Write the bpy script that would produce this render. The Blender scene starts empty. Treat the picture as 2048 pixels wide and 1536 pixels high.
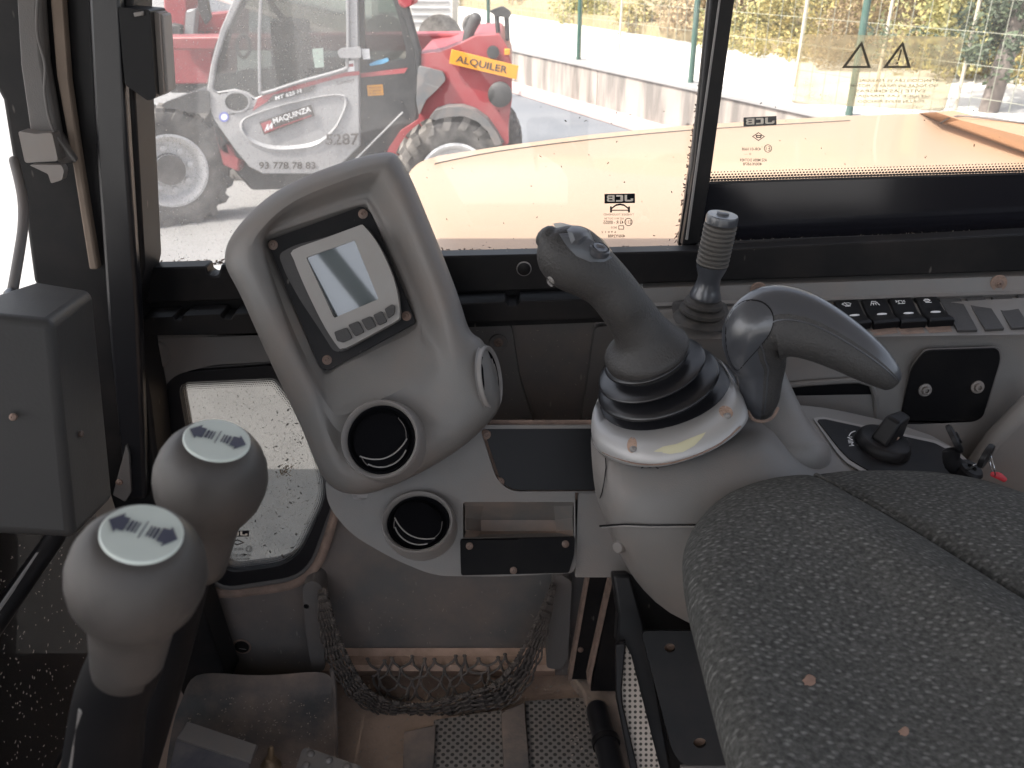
import bpy, bmesh, math, random
from mathutils import Vector, Matrix
from mathutils.geometry import tessellate_polygon
R = math.radians
random.seed(7)
SC = bpy.context.scene
COL = SC.collection
# ---------------------------------------------------------------- camera, sky, sun, exposure
F = 1750.0; PITCH = R(26); CAMZ = 2.1
cam = bpy.data.objects.new('camera', bpy.data.cameras.new('camera')); COL.objects.link(cam)
cam.location = (0, 0, CAMZ); cam.rotation_euler = (math.pi/2-PITCH, 0, 0)
cam.data.sensor_width = 36; cam.data.lens = 36*F/2048
cam.data.clip_start = 0.02; cam.data.clip_end = 800
cam.data.dof.use_dof = True; cam.data.dof.focus_distance = 1.15; cam.data.dof.aperture_fstop = 13
SC.camera = cam
SUN_EL = R(53); SUN_AZ = math.atan2(-0.55, -0.25)        # azimuth from +Y towards +X
w = bpy.data.worlds.new('World'); SC.world = w; w.use_nodes = True
nt = w.node_tree; sky = nt.nodes.new('ShaderNodeTexSky'); sky.sky_type = 'NISHITA'; sky.sun_disc = False
sky.sun_elevation = SUN_EL; sky.sun_rotation = SUN_AZ; sky.dust_density = 4.0; sky.air_density = 0.8; sky.ozone_density = 0.6
bg = nt.nodes['Background']; bg.inputs['Strength'].default_value = 0.15
hsv = nt.nodes.new('ShaderNodeHueSaturation'); hsv.inputs['Saturation'].default_value = .45
nt.links.new(sky.outputs[0], hsv.inputs['Color']); nt.links.new(hsv.outputs[0], bg.inputs[0])
sun = bpy.data.objects.new('sun', bpy.data.lights.new('sun', 'SUN')); COL.objects.link(sun)
sun.data.energy = 2.6; sun.data.angle = R(0.6); sun.data.color = (1, 0.95, 0.87)
sd = Vector((math.sin(SUN_AZ)*math.cos(SUN_EL), math.cos(SUN_AZ)*math.cos(SUN_EL), math.sin(SUN_EL)))
sun.rotation_euler = sd.to_track_quat('Z', 'Y').to_euler()
SC.view_settings.view_transform = 'Standard'; SC.view_settings.look = 'None'
SC.view_settings.exposure = 1.6; SC.view_settings.gamma = 1

# ---------------------------------------------------------------- projection helpers (photo pixel + real distance -> point)
cP, sP = math.cos(PITCH), math.sin(PITCH)
RT = Vector((1, 0, 0)); FW = Vector((0, cP, -sP)); UP = Vector((0, sP, cP)); CO = Vector((0, 0, CAMZ))
def ray(u, v): return FW + RT*((u-1024)/F) + UP*((768-v)/F)
def D(u, v, t): return CO + ray(u, v)*t
def P(u, v, Y): r = ray(u, v); return CO + r*(Y/r.y)
def G(u, v, z): r = ray(u, v); return CO + r*((z-CAMZ)/r.z)
def pD(t): return lambda u, v: D(u, v, t)
def pP(Y): return lambda u, v: P(u, v, Y)
def pG(z): return lambda u, v: G(u, v, z)
def plane(p0, n):
    p0 = Vector(p0); n = Vector(n)
    def f(u, v):
        r = ray(u, v); return CO + r*((p0-CO).dot(n)/r.dot(n))
    return f
def nrm(ratio, dx=0.0, dy=1.0):
    l = math.hypot(dx, dy) or 1; s = math.sqrt(max(0, 1-ratio*ratio))
    return (-FW*ratio + (RT*dx/l + UP*dy/l)*s).normalized()
def cr(pts, k=6, closed=True):
    """Catmull-Rom through tuples/Vectors"""
    pts = [Vector(p) for p in pts]; n = len(pts); out = []
    for i in range(n if closed else n-1):
        if closed: a, b, c, d = pts[i-1], pts[i], pts[(i+1) % n], pts[(i+2) % n]
        else: a, b, c, d = pts[max(i-1, 0)], pts[i], pts[i+1], pts[min(i+2, n-1)]
        for j in range(k):
            t = j/k
            out.append(0.5*((2*b)+(c-a)*t+(2*a-5*b+4*c-d)*t*t+(3*b-a-3*c+d)*t**3))
    if not closed: out.append(pts[-1])
    return out
def rnd(pts, r, n=5):
    """fillet polygon corners (2D px)"""
    out = []; m = len(pts)
    rs = r if isinstance(r, (list, tuple)) else [r]*m
    for i in range(m):
        p = Vector(pts[i]); a = Vector(pts[i-1]); b = Vector(pts[(i+1) % m]); q = rs[i]
        la, lb = (a-p).length, (b-p).length; q = min(q, la*.48, lb*.48)
        s, e = p+(a-p).normalized()*q, p+(b-p).normalized()*q
        for j in range(n+1):
            t = j/n; out.append(tuple((1-t)**2*s+2*t*(1-t)*p+t*t*e))
    return out
def ell(cx, cy, a, b, ang=0, n=32, a0=0, a1=2*math.pi, closed=True):
    out = []; A = R(ang)
    m = n if closed else n+1
    for i in range(m):
        t = a0+(a1-a0)*i/n; x, y = a*math.cos(t), b*math.sin(t)
        out.append((cx+x*math.cos(A)-y*math.sin(A), cy+x*math.sin(A)+y*math.cos(A)))
    return out

# ---------------------------------------------------------------- mesh builder
class MB:
    def __init__(s): s.v = []; s.f = []; s.uv = {}
    def add(s, verts, faces):
        o = len(s.v); s.v += [Vector(q) for q in verts]; s.f += [tuple(i+o for i in f) for f in faces]; return s
    def loft(s, rings, cap0=False, cap1=True, closed=True):
        n = len(rings[0]); o = len(s.v)
        for r in rings: s.v += [Vector(q) for q in r]
        for i in range(len(rings)-1):
            for j in range(n if closed else n-1):
                a = o+i*n+j; b = o+i*n+(j+1) % n
                s.f.append((a, b, b+n, a+n))
        if cap0: s.f.append(tuple(o+j for j in range(n-1, -1, -1)))
        if cap1: s.f.append(tuple(o+(len(rings)-1)*n+j for j in range(n)))
        return s
    def slab(s, loops, ext):
        """loops: outer + holes, 3D; ext vector thickness"""
        loops = [[Vector(q) for q in l] for l in loops]; ext = Vector(ext)
        flat = [q for l in loops for q in l]; tris = tessellate_polygon(loops); o = len(s.v); n = len(flat)
        s.v += flat + [q+ext for q in flat]
        nn = Vector((0, 0, 0))
        for t in tris: nn += (flat[t[1]]-flat[t[0]]).cross(flat[t[2]]-flat[t[0]])
        fl = nn.dot(ext) > 0
        for t in tris:
            t = tuple(t) if not fl else tuple(reversed(t))
            s.f.append(tuple(o+i for i in t)); s.f.append(tuple(o+n+i for i in reversed(t)))
        k = o
        for l in loops:
            m = len(l)
            for j in range(m):
                a, b = k+j, k+(j+1) % m; s.f.append((a, b, b+n, a+n))
            k += m
        return s
    def plate(s, px, fn, th, holes=(), d=None):
        """px polygon on plane fn with thickness th away from camera"""
        loops = [[fn(*q) for q in px]]+[[fn(*q) for q in h] for h in holes]
        a, b, c = loops[0][0], loops[0][len(px)//3], loops[0][2*len(px)//3]
        if d is None:
            d = (b-a).cross(c-a).normalized()
            if d.dot(a-CO) < 0: d = -d
        return s.slab(loops, Vector(d)*th)
    def lathe(s, prof, c, n, seg=40, sq=1.0, xd=None, cap0=True, cap1=True):
        n = Vector(n).normalized(); c = Vector(c)
        x = Vector(xd) if xd is not None else (RT if abs(n.dot(RT)) < .9 else UP)
        x = (x-n*x.dot(n)).normalized(); y = n.cross(x)
        rings = [[c+n*h+(x*math.cos(2*math.pi*i/seg)*r+y*math.sin(2*math.pi*i/seg)*r*sq) for i in range(seg)] for r, h in prof]
        return s.loft(rings, cap0, cap1)
    def sweep(s, pts, rad, n=20, k=4, ref=None, cap=True, smooth=True):
        """pts 3D; rad float list or (a,b) list"""
        if isinstance(rad, (int, float)): rad = [rad]*len(pts)
        rad = [(q, q) if not isinstance(q, (tuple, list)) else q for q in rad]
        st = [tuple(p)+tuple(q) for p, q in zip(pts, rad)]
        if smooth:
            st = [Vector(q) for q in st]; out = []; N = len(st)
            for i in range(N-1):
                a, b, c, d = st[max(i-1, 0)], st[i], st[i+1], st[min(i+2, N-1)]
                for j in range(k):
                    t = j/k; out.append(0.5*((2*b)+(c-a)*t+(2*a-5*b+4*c-d)*t*t+(3*b-a-3*c+d)*t**3))
            out.append(st[-1]); st = out
        C = [Vector(q[:3]) for q in st]; A = [(q[3], q[4]) for q in st]; N = len(C)
        ref = Vector(ref) if ref is not None else FW
        rings = []; fr = []
        for i in range(N):
            t = (C[min(i+1, N-1)]-C[max(i-1, 0)]).normalized()
            x = t.cross(ref)
            if x.length < 1e-4: x = t.cross(UP)
            x.normalize(); y = x.cross(t).normalized(); fr.append((t, x, y))
            rings.append((C[i], x, y, A[i]))
        def mk(c, x, y, a, sc=1): return [c+x*math.cos(2*math.pi*j/n)*a[0]*sc+y*math.sin(2*math.pi*j/n)*a[1]*sc for j in range(n)]
        L = []
        if cap:
            c, x, y, a = rings[0]; r = min(a)*.8
            for q in (.25, .65, .9): L.append(mk(c-fr[0][0]*r*math.sqrt(1-q*q), x, y, a, q))
        L += [mk(*q) for q in rings]
        if cap:
            c, x, y, a = rings[-1]; r = min(a)*.8
            for q in (.9, .65, .25): L.append(mk(c+fr[-1][0]*r*math.sqrt(1-q*q), x, y, a, q))
        return s.loft(L, True, True)
    def box(s, c, sz, M=None):
        c = Vector(c); h = Vector(sz)/2; vs = []
        for z in (-1, 1):
            for x, y in ((-1, -1), (1, -1), (1, 1), (-1, 1)):
                q = Vector((x*h.x, y*h.y, z*h.z)); vs.append(c+(M @ q if M else q))
        return s.add(vs, [(3, 2, 1, 0), (4, 5, 6, 7), (0, 1, 5, 4), (1, 2, 6, 5), (2, 3, 7, 6), (3, 0, 4, 7)])
    def hex8(s, top, bot):
        return s.add(list(bot)+list(top), [(3, 2, 1, 0), (4, 5, 6, 7), (0, 1, 5, 4), (1, 2, 6, 5), (2, 3, 7, 6), (3, 0, 4, 7)])
    def quadmap(s, poly, q, th=0.0004, holes=()):
        """unit square polygon -> quad q = [bl,br,tr,tl] 3D"""
        def m(a, b): return q[0]*(1-a)*(1-b)+q[1]*a*(1-b)+q[2]*a*b+q[3]*(1-a)*b
        nn = (q[1]-q[0]).cross(q[3]-q[0]).normalized()
        if nn.dot(q[0]-CO) < 0: nn = -nn
        return s.slab([[m(*p) for p in poly]]+[[m(*p) for p in h] for h in holes], nn*th)
    def text(s, body, q, bold=0.0, aspect=None, th=0.0004, space=1.0):
        cu = bpy.data.curves.new('t', 'FONT'); cu.body = body; cu.size = 1; cu.offset = bold; cu.resolution_u = 3; cu.space_character = space
        cu.align_x = 'LEFT'
        o = bpy.data.objects.new('t', cu); COL.objects.link(o)
        bpy.context.view_layer.update()
        dg = bpy.context.evaluated_depsgraph_get(); me = bpy.data.meshes.new_from_object(o.evaluated_get(dg))
        vs = [v.co.copy() for v in me.vertices]; fs = [tuple(p.vertices) for p in me.polygons]
        bpy.data.objects.remove(o); bpy.data.curves.remove(cu); bpy.data.meshes.remove(me)
        if not vs: return s
        x0, x1 = min(v.x for v in vs), max(v.x for v in vs); y0, y1 = min(v.y for v in vs), max(v.y for v in vs)
        def m(a, b): return q[0]*(1-a)*(1-b)+q[1]*a*(1-b)+q[2]*a*b+q[3]*(1-a)*b
        return s.add([m((v.x-x0)/(x1-x0), (v.y-y0)/(y1-y0)) for v in vs], fs)
    def build(s, name, mat, parent=None, smooth=40, bevel=0, seg=2, sub=0, label=None, cat=None, group=None, kind=None, org=None):
        me = bpy.data.meshes.new(name)
        root = parent
        while root is not None and root.parent is not None: root = root.parent
        if root is not None: o0 = root.location.copy()
        else:
            if org is None:
                xs = [v.x for v in s.v]; ys = [v.y for v in s.v]; zs = [v.z for v in s.v]
                org = ((min(xs)+max(xs))/2, (min(ys)+max(ys))/2, min(zs))
            o0 = Vector(org)
        me.from_pydata([v-o0 for v in s.v], [], s.f)
        bm = bmesh.new(); bm.from_mesh(me); bmesh.ops.remove_doubles(bm, verts=bm.verts, dist=1e-6)
        bmesh.ops.recalc_face_normals(bm, faces=bm.faces); bm.to_mesh(me); bm.free()
        ob = bpy.data.objects.new(name, me); COL.objects.link(ob)
        for m in (mat if isinstance(mat, (list, tuple)) else [mat]): me.materials.append(m)
        if root is None: ob.location = o0
        else: ob.parent = parent
        if smooth:
            me.polygons.foreach_set('use_smooth', [True]*len(me.polygons)); me.set_sharp_from_angle(angle=R(smooth))
        if bevel:
            b = ob.modifiers.new('b', 'BEVEL'); b.width = bevel; b.segments = seg; b.limit_method = 'ANGLE'; b.angle_limit = R(35); b.harden_normals = False
        if sub:
            b = ob.modifiers.new('s', 'SUBSURF'); b.levels = b.render_levels = sub
        tag(ob, label, cat, group, kind)
        return ob
def tag(o, label=None, cat=None, group=None, kind=None):
    if label: o['label'] = label
    if cat: o['category'] = cat
    if group: o['group'] = group
    if kind: o['kind'] = kind
    return o
def thing(name, label, cat, loc, group=None):
    o = bpy.data.objects.new(name, None); o.empty_display_size = .05; COL.objects.link(o); o.location = Vector(loc)
    return tag(o, label, cat, group)
def copy_tree(o, parent=None):
    c = o.copy(); COL.objects.link(c); c.parent = parent
    for ch in list(o.children): copy_tree(ch, c)
    return c

# ---------------------------------------------------------------- materials
def mat(name, base, rough=.5, metal=0, grain=0, gs=900, dust=0, dcol=(.30, .22, .17), ds=7, var=0.0, spec=.5, coat=0, updust=0, thr=.55, scratch=0):
    m = bpy.data.materials.new(name); m.use_nodes = True; N = m.node_tree.nodes; L = m.node_tree.links
    b = N['Principled BSDF']; b.inputs['Roughness'].default_value = rough; b.inputs['Metallic'].default_value = metal
    b.inputs['Specular IOR Level'].default_value = spec; b.inputs['Coat Weight'].default_value = coat
    b.inputs['Base Color'].default_value = (*base, 1)
    tc = N.new('ShaderNodeTexCoord'); co = tc.outputs['Object']
    last = None
    if var:
        n = N.new('ShaderNodeTexNoise'); n.inputs['Scale'].default_value = ds*1.7; n.inputs['Detail'].default_value = 6; L.new(co, n.inputs['Vector'])
        mx = N.new('ShaderNodeMix'); mx.data_type = 'RGBA'; L.new(n.outputs[0], mx.inputs[0])
        mx.inputs[6].default_value = (*[c*(1-var) for c in base], 1); mx.inputs[7].default_value = (*[min(1, c*(1+var)) for c in base], 1)
        last = mx.outputs[2]
    if dust:
        n = N.new('ShaderNodeTexNoise'); n.inputs['Scale'].default_value = ds; n.inputs['Detail'].default_value = 9; n.inputs['Roughness'].default_value = .62; L.new(co, n.inputs['Vector'])
        rp = N.new('ShaderNodeMapRange'); rp.inputs[1].default_value = thr-.15; rp.inputs[2].default_value = thr+.2; rp.inputs[4].default_value = dust; L.new(n.outputs[0], rp.inputs[0])
        fac = rp.outputs[0]
        if updust:
            ge = N.new('ShaderNodeNewGeometry'); sx = N.new('ShaderNodeSeparateXYZ'); L.new(ge.outputs['Normal'], sx.inputs[0])
            r2 = N.new('ShaderNodeMapRange'); r2.inputs[1].default_value = .2; r2.inputs[2].default_value = 1; r2.inputs[4].default_value = updust; L.new(sx.outputs[2], r2.inputs[0])
            ad = N.new('ShaderNodeMath'); ad.operation = 'ADD'; ad.use_clamp = True; L.new(fac, ad.inputs[0]); L.new(r2.outputs[0], ad.inputs[1]); fac = ad.outputs[0]
        mx = N.new('ShaderNodeMix'); mx.data_type = 'RGBA'; L.new(fac, mx.inputs[0])
        if last: L.new(last, mx.inputs[6])
        else: mx.inputs[6].default_value = (*base, 1)
        mx.inputs[7].default_value = (*dcol, 1); last = mx.outputs[2]
        rr = N.new('ShaderNodeMapRange'); rr.inputs[3].default_value = rough; rr.inputs[4].default_value = min(1, rough+.35); L.new(fac, rr.inputs[0]); L.new(rr.outputs[0], b.inputs['Roughness'])
    if scratch:
        mp = N.new('ShaderNodeMapping'); mp.inputs['Scale'].default_value = (30, 30, 9); mp.inputs['Rotation'].default_value = (.3, .7, .5); L.new(co, mp.inputs[0])
        n = N.new('ShaderNodeTexVoronoi'); n.inputs['Scale'].default_value = 1.6; L.new(mp.outputs[0], n.inputs['Vector'])
        rp = N.new('ShaderNodeMapRange'); rp.inputs[1].default_value = .10; rp.inputs[2].default_value = .05; rp.inputs[4].default_value = scratch; L.new(n.outputs['Distance'], rp.inputs[0])
        mx = N.new('ShaderNodeMix'); mx.data_type = 'RGBA'; L.new(rp.outputs[0], mx.inputs[0])
        if last: L.new(last, mx.inputs[6])
        else: mx.inputs[6].default_value = (*base, 1)
        mx.inputs[7].default_value = (.4, .36, .32, 1); last = mx.outputs[2]
    if last: L.new(last, b.inputs['Base Color'])
    if grain:
        n = N.new('ShaderNodeTexNoise'); n.inputs['Scale'].default_value = gs; n.inputs['Detail'].default_value = 2; L.new(co, n.inputs['Vector'])
        bp = N.new('ShaderNodeBump'); bp.inputs['Strength'].default_value = grain; bp.inputs['Distance'].default_value = .002; L.new(n.outputs[0], bp.inputs['Height']); L.new(bp.outputs[0], b.inputs['Normal'])
    return m
DUST = (.26, .19, .15)
M_grey = mat('grey_plastic', (.165, .160, .153), .48, grain=.14, gs=650, dust=.38, dcol=DUST, ds=9, var=.06)
M_greyL = mat('grey_plastic_ring', (.26, .25, .24), .45, grain=.05, dust=.2, dcol=DUST, ds=20)
M_greyD = mat('dark_grey_panel', (.115, .11, .106), .6, grain=.15, gs=500, dust=.5, dcol=(.17, .13, .11), ds=7, var=.12)
M_shaft = mat('matt_black_shaft', (.005, .005, .006), .55, spec=.12, dust=.15, dcol=(.03, .026, .024))
M_wallD = mat('dusty_wall_panel', (.112, .108, .104), .6, grain=.2, gs=400, dust=.75, dcol=(.25, .185, .15), ds=6, var=.25, scratch=.3)
M_black = mat('black_plastic', (.009, .009, .010), .45, spec=.25, grain=.1, gs=900, dust=.12, dcol=(.08, .07, .06), ds=12)
M_blackG = mat('black_gloss', (.006, .006, .007), .4, spec=.22)
M_blackM = mat('black_painted_metal', (.009, .009, .010), .42, spec=.22, dust=.14, dcol=(.12, .095, .08), ds=9, scratch=.2)
M_rubber = mat('black_rubber', (.011, .011, .013), .3, spec=.6, grain=.05)
M_grip = mat('grained_grip', (.040, .038, .037), .5, grain=.55, gs=420, dust=.12, dcol=(.1, .09, .08), ds=25)
M_gloss2 = mat('satin_black_lever', (.055, .058, .066), .30, spec=.8, coat=.3, grain=.06, gs=900)
M_silver = mat('silver_paint', (.40, .395, .39), .45, metal=.35, grain=.03, dust=.15, dcol=(.35, .28, .22), ds=14)
M_worn = mat('worn_patch', (.52, .49, .33), .6)
M_dirt = mat('brown_dust', (.42, .29, .22), .95, grain=.6, gs=300, dust=.6, dcol=(.2, .14, .11), ds=30)
M_dirtD = mat('brown_dust_thin', (.27, .19, .15), .95, grain=.6, gs=300, dust=.6, dcol=(.10, .08, .07), ds=40)
M_knob = mat('knob_grey', (.046, .042, .040), .45, grain=.06, gs=300, dust=.45, dcol=(.085, .071, .063), ds=18, var=.08)
M_disc = mat('disc_white', (.62, .68, .64), .3)
M_ink = mat('ink_blue_grey', (.06, .065, .10), .5)
M_screw = mat('dusty_screw', (.16, .12, .10), .5, metal=.4, dust=.6, dcol=(.35, .22, .17), ds=60)
M_lcd = mat('lcd_screen', (.13, .15, .155), .04, spec=1.0, coat=1.0)
M_bezel = mat('monitor_bezel', (.30, .29, .275), .5, grain=.05, dust=.2, dcol=DUST, ds=20)
M_btn = mat('soft_button', (.045, .043, .042), .55, grain=.2, gs=300)
M_frit = mat('black_frit', (.012, .012, .016), .12, spec=.6)
M_white = mat('white_mark', (.8, .8, .8), .5)
M_whitelamp = mat('white_lens', (.75, .75, .75), .3)
M_net = mat('net_cord', (.085, .073, .065), .9, grain=.8, gs=250, dust=.5, dcol=(.18, .14, .12), ds=40)
M_key = mat('key_metal', (.6, .6, .6), .25, metal=1)
M_redtag = mat('red_tag', (.45, .03, .04), .5)
M_steel = mat('worn_steel', (.20, .187, .177), .5, metal=.4, dust=.5, dcol=(.3, .24, .2), ds=14)
M_tan = mat('tan_seal', (.20, .155, .12), .8, dust=.3, dcol=(.1, .08, .07), ds=20)
M_rubbermat = mat('floor_rubber', (.07, .07, .07), .7, grain=.3, gs=200, dust=1, dcol=(.30, .22, .175), ds=7, updust=.0, thr=.52)
M_floor = mat('dusty_floor', (.12, .095, .08), .9, grain=.5, gs=200, dust=1, dcol=(.36, .26, .20), ds=7, updust=.2, thr=.45)

def fabric():
    m = bpy.data.materials.new('seat_fabric'); m.use_nodes = True; N = m.node_tree.nodes; L = m.node_tree.links; b = N['Principled BSDF']
    b.inputs['Roughness'].default_value = .95; b.inputs['Specular IOR Level'].default_value = .15
    uv = N.new('ShaderNodeTexCoord')
    mp = N.new('ShaderNodeMapping'); mp.inputs['Rotation'].default_value = (0, 0, R(38)); mp.inputs['Scale'].default_value = (108, 180, 60); L.new(uv.outputs['Object'], mp.inputs[0])
    v = N.new('ShaderNodeTexVoronoi'); v.inputs['Randomness'].default_value = .62; v.inputs['Scale'].default_value = 1; v.voronoi_dimensions = '2D'; L.new(mp.outputs[0], v.inputs['Vector'])
    rp = N.new('ShaderNodeMapRange'); rp.inputs[1].default_value = .34; rp.inputs[2].default_value = .14; L.new(v.outputs['Distance'], rp.inputs[0])
    n2 = N.new('ShaderNodeTexNoise'); n2.inputs['Scale'].default_value = 260; L.new(uv.outputs['Object'], n2.inputs['Vector'])
    wn = N.new('ShaderNodeSeparateColor'); L.new(v.outputs['Color'], wn.inputs[0])
    mu = N.new('ShaderNodeMath'); mu.operation = 'MULTIPLY'; L.new(rp.outputs[0], mu.inputs[0]); L.new(wn.outputs[0], mu.inputs[1])
    n3 = N.new('ShaderNodeTexNoise'); n3.inputs['Scale'].default_value = 5; n3.inputs['Detail'].default_value = 5; L.new(uv.outputs['Object'], n3.inputs['Vector'])
    m0 = N.new('ShaderNodeMix'); m0.data_type = 'RGBA'; m0.inputs[6].default_value = (.068, .068, .063, 1); m0.inputs[7].default_value = (.10, .098, .091, 1); L.new(n3.outputs[0], m0.inputs[0])
    m1 = N.new('ShaderNodeMix'); m1.data_type = 'RGBA'; m1.inputs[7].default_value = (.185, .182, .17, 1); L.new(m0.outputs[2], m1.inputs[6]); L.new(mu.outputs[0], m1.inputs[0])
    m2 = N.new('ShaderNodeMix'); m2.data_type = 'RGBA'; m2.blend_type = 'MULTIPLY'; m2.inputs[0].default_value = .75; L.new(m1.outputs[2], m2.inputs[6])
    r3 = N.new('ShaderNodeMapRange'); r3.inputs[1].default_value = .3; r3.inputs[2].default_value = .7; r3.inputs[3].default_value = .45; r3.inputs[4].default_value = 1.25; L.new(n2.outputs[0], r3.inputs[0])
    L.new(r3.outputs[0], m2.inputs[7]); L.new(m2.outputs[2], b.inputs['Base Color'])
    bp = N.new('ShaderNodeBump'); bp.inputs['Strength'].default_value = .5; bp.inputs['Distance'].default_value = .002; L.new(n2.outputs[0], bp.inputs['Height']); L.new(bp.outputs[0], b.inputs['Normal'])
    return m
M_fabric = fabric()

def perforated(name, base, hole, scale, rad, dust=.5, axis='XY'):
    m = mat(name, base, .7, dust=dust, dcol=(.22, .17, .135), ds=8); N = m.node_tree.nodes; L = m.node_tree.links; b = N['Principled BSDF']
    tc = N.new('ShaderNodeTexCoord'); mp = N.new('ShaderNodeMapping'); mp.inputs['Rotation'].default_value = (0, 0, R(45)) if axis == 'XY' else (R(-64), 0, 0); mp.inputs['Scale'].default_value = (scale,)*3
    L.new(tc.outputs['Object'], mp.inputs[0])
    v = N.new('ShaderNodeTexVoronoi'); v.inputs['Randomness'].default_value = 0.05; v.inputs['Scale'].default_value = 1; v.voronoi_dimensions = '2D'; L.new(mp.outputs[0], v.inputs['Vector'])
    rp = N.new('ShaderNodeMapRange'); rp.inputs[1].default_value = rad+.06; rp.inputs[2].default_value = rad-.04; L.new(v.outputs['Distance'], rp.inputs[0])
    src = b.inputs['Base Color'].links[0].from_socket
    mx = N.new('ShaderNodeMix'); mx.data_type = 'RGBA'; L.new(src, mx.inputs[6]); mx.inputs[7].default_value = (*hole, 1); L.new(rp.outputs[0], mx.inputs[0]); L.new(mx.outputs[2], b.inputs['Base Color'])
    return m
M_perf = perforated('perforated_mat', (.16, .148, .138), (.03, .026, .023), 95, .30, dust=.8)
M_grille = perforated('grille', (.42, .37, .32), (.04, .035, .03), 150, .28, dust=.3, axis='YZ')

def glass(name, dirt, dcol=(.75, .73, .7), spots=0, scale=3, gloss=.04, tint=(1, 1, 1), fine=0, left=0):
    m = bpy.data.materials.new(name); m.use_nodes = True; N = m.node_tree.nodes; L = m.node_tree.links
    N.remove(N['Principled BSDF']); out = N['Material Output']
    tr = N.new('ShaderNodeBsdfTransparent'); tr.inputs[0].default_value = (*tint, 1)
    df = N.new('ShaderNodeBsdfDiffuse'); df.inputs[0].default_value = (*dcol, 1)
    tl = N.new('ShaderNodeBsdfTranslucent'); tl.inputs[0].default_value = (*dcol, 1)
    mm = N.new('ShaderNodeMixShader'); mm.inputs[0].default_value = .6; L.new(df.outputs[0], mm.inputs[1]); L.new(tl.outputs[0], mm.inputs[2])
    tc = N.new('ShaderNodeTexCoord'); n = N.new('ShaderNodeTexNoise'); n.inputs['Scale'].default_value = scale; n.inputs['Detail'].default_value = 7; n.inputs['Roughness'].default_value = .65; L.new(tc.outputs['Object'], n.inputs['Vector'])
    rp = N.new('ShaderNodeMapRange'); rp.inputs[1].default_value = .3; rp.inputs[2].default_value = .7; rp.inputs[3].default_value = dirt*.6; rp.inputs[4].default_value = dirt*1.4; L.new(n.outputs[0], rp.inputs[0])
    fac = rp.outputs[0]
    if fine:
        n2 = N.new('ShaderNodeTexNoise'); n2.inputs['Scale'].default_value = 260; n2.inputs['Detail'].default_value = 4; L.new(tc.outputs['Object'], n2.inputs['Vector'])
        r2 = N.new('ShaderNodeMapRange'); r2.inputs[1].default_value = .56; r2.inputs[2].default_value = .72; r2.inputs[4].default_value = fine; L.new(n2.outputs[0], r2.inputs[0])
        a = N.new('ShaderNodeMath'); a.operation = 'ADD'; a.use_clamp = True; L.new(fac, a.inputs[0]); L.new(r2.outputs[0], a.inputs[1]); fac = a.outputs[0]
    if left:
        sx = N.new('ShaderNodeSeparateXYZ'); L.new(tc.outputs['Object'], sx.inputs[0])
        r4 = N.new('ShaderNodeMapRange'); r4.inputs[1].default_value = left; r4.inputs[2].default_value = left-.10; r4.inputs[3].default_value = .12; r4.inputs[4].default_value = 1; L.new(sx.outputs[0], r4.inputs[0])
        a = N.new('ShaderNodeMath'); a.operation = 'MULTIPLY'; L.new(fac, a.inputs[0]); L.new(r4.outputs[0], a.inputs[1]); fac = a.outputs[0]
    ms = N.new('ShaderNodeMixShader'); L.new(fac, ms.inputs[0]); L.new(tr.outputs[0], ms.inputs[1]); L.new(mm.outputs[0], ms.inputs[2])
    gl = N.new('ShaderNodeBsdfGlossy'); gl.inputs['Roughness'].default_value = .02
    m2 = N.new('ShaderNodeMixShader'); m2.inputs[0].default_value = gloss; L.new(ms.outputs[0], m2.inputs[1]); L.new(gl.outputs[0], m2.inputs[2]); L.new(m2.outputs[0], out.inputs[0])
    return m
M_glassF = glass('dirty_glass', .25, (.62, .61, .59), fine=.17, left=.02)
M_glassR = glass('clear_glass', .03, gloss=.02)
M_glassL = glass('mottled_glass', .16, (.45, .44, .42), fine=.3, scale=9, tint=(.62, .62, .61))
M_film = glass('sticker_film', .30, (.85, .76, .55), scale=14, gloss=.03, tint=(1, .97, .88))
M_glassT = glass('dusty_telehandler_glass', .06, (.4, .4, .38), fine=.05, scale=2, gloss=.05, tint=(.42, .46, .44))
M_glassDk = glass('dark_front_glass', .16, (.3, .27, .25), fine=.12, scale=7, gloss=.015, tint=(.55, .55, .56))

def fritdots():
    """black printed dots that shrink across the UV v direction"""
    m = bpy.data.materials.new('frit_dots'); m.use_nodes = True; N = m.node_tree.nodes; L = m.node_tree.links; b = N['Principled BSDF']
    b.inputs['Base Color'].default_value = (.012, .012, .016, 1); b.inputs['Roughness'].default_value = .4
    uv = N.new('ShaderNodeUVMap'); sx = N.new('ShaderNodeSeparateXYZ'); L.new(uv.outputs[0], sx.inputs[0])
    def math_(op, a, bb=None):
        q = N.new('ShaderNodeMath'); q.operation = op
        for i, x in enumerate((a, bb)):
            if x is None: continue
            if isinstance(x, (int, float)): q.inputs[i].default_value = x
            else: L.new(x, q.inputs[i])
        return q.outputs[0]
    row = math_('FLOOR', sx.outputs[1]); half = math_('MULTIPLY', math_('MODULO', row, 2), .5)
    fx = math_('SUBTRACT', math_('FRACT', math_('ADD', sx.outputs[0], half)), .5); fy = math_('SUBTRACT', math_('FRACT', sx.outputs[1]), .5)
    d = math_('SQRT', math_('ADD', math_('MULTIPLY', fx, fx), math_('MULTIPLY', fy, fy)))
    r = math_('SUBTRACT', .62, math_('MULTIPLY', row, .10))
    fac = math_('LESS_THAN', d, r)
    tr = N.new('ShaderNodeBsdfTransparent'); ms = N.new('ShaderNodeMixShader'); L.new(fac, ms.inputs[0]); L.new(tr.outputs[0], ms.inputs[1]); L.new(b.outputs[0], ms.inputs[2]); L.new(ms.outputs[0], N['Material Output'].inputs[0])
    return m
M_dots = fritdots()
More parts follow.
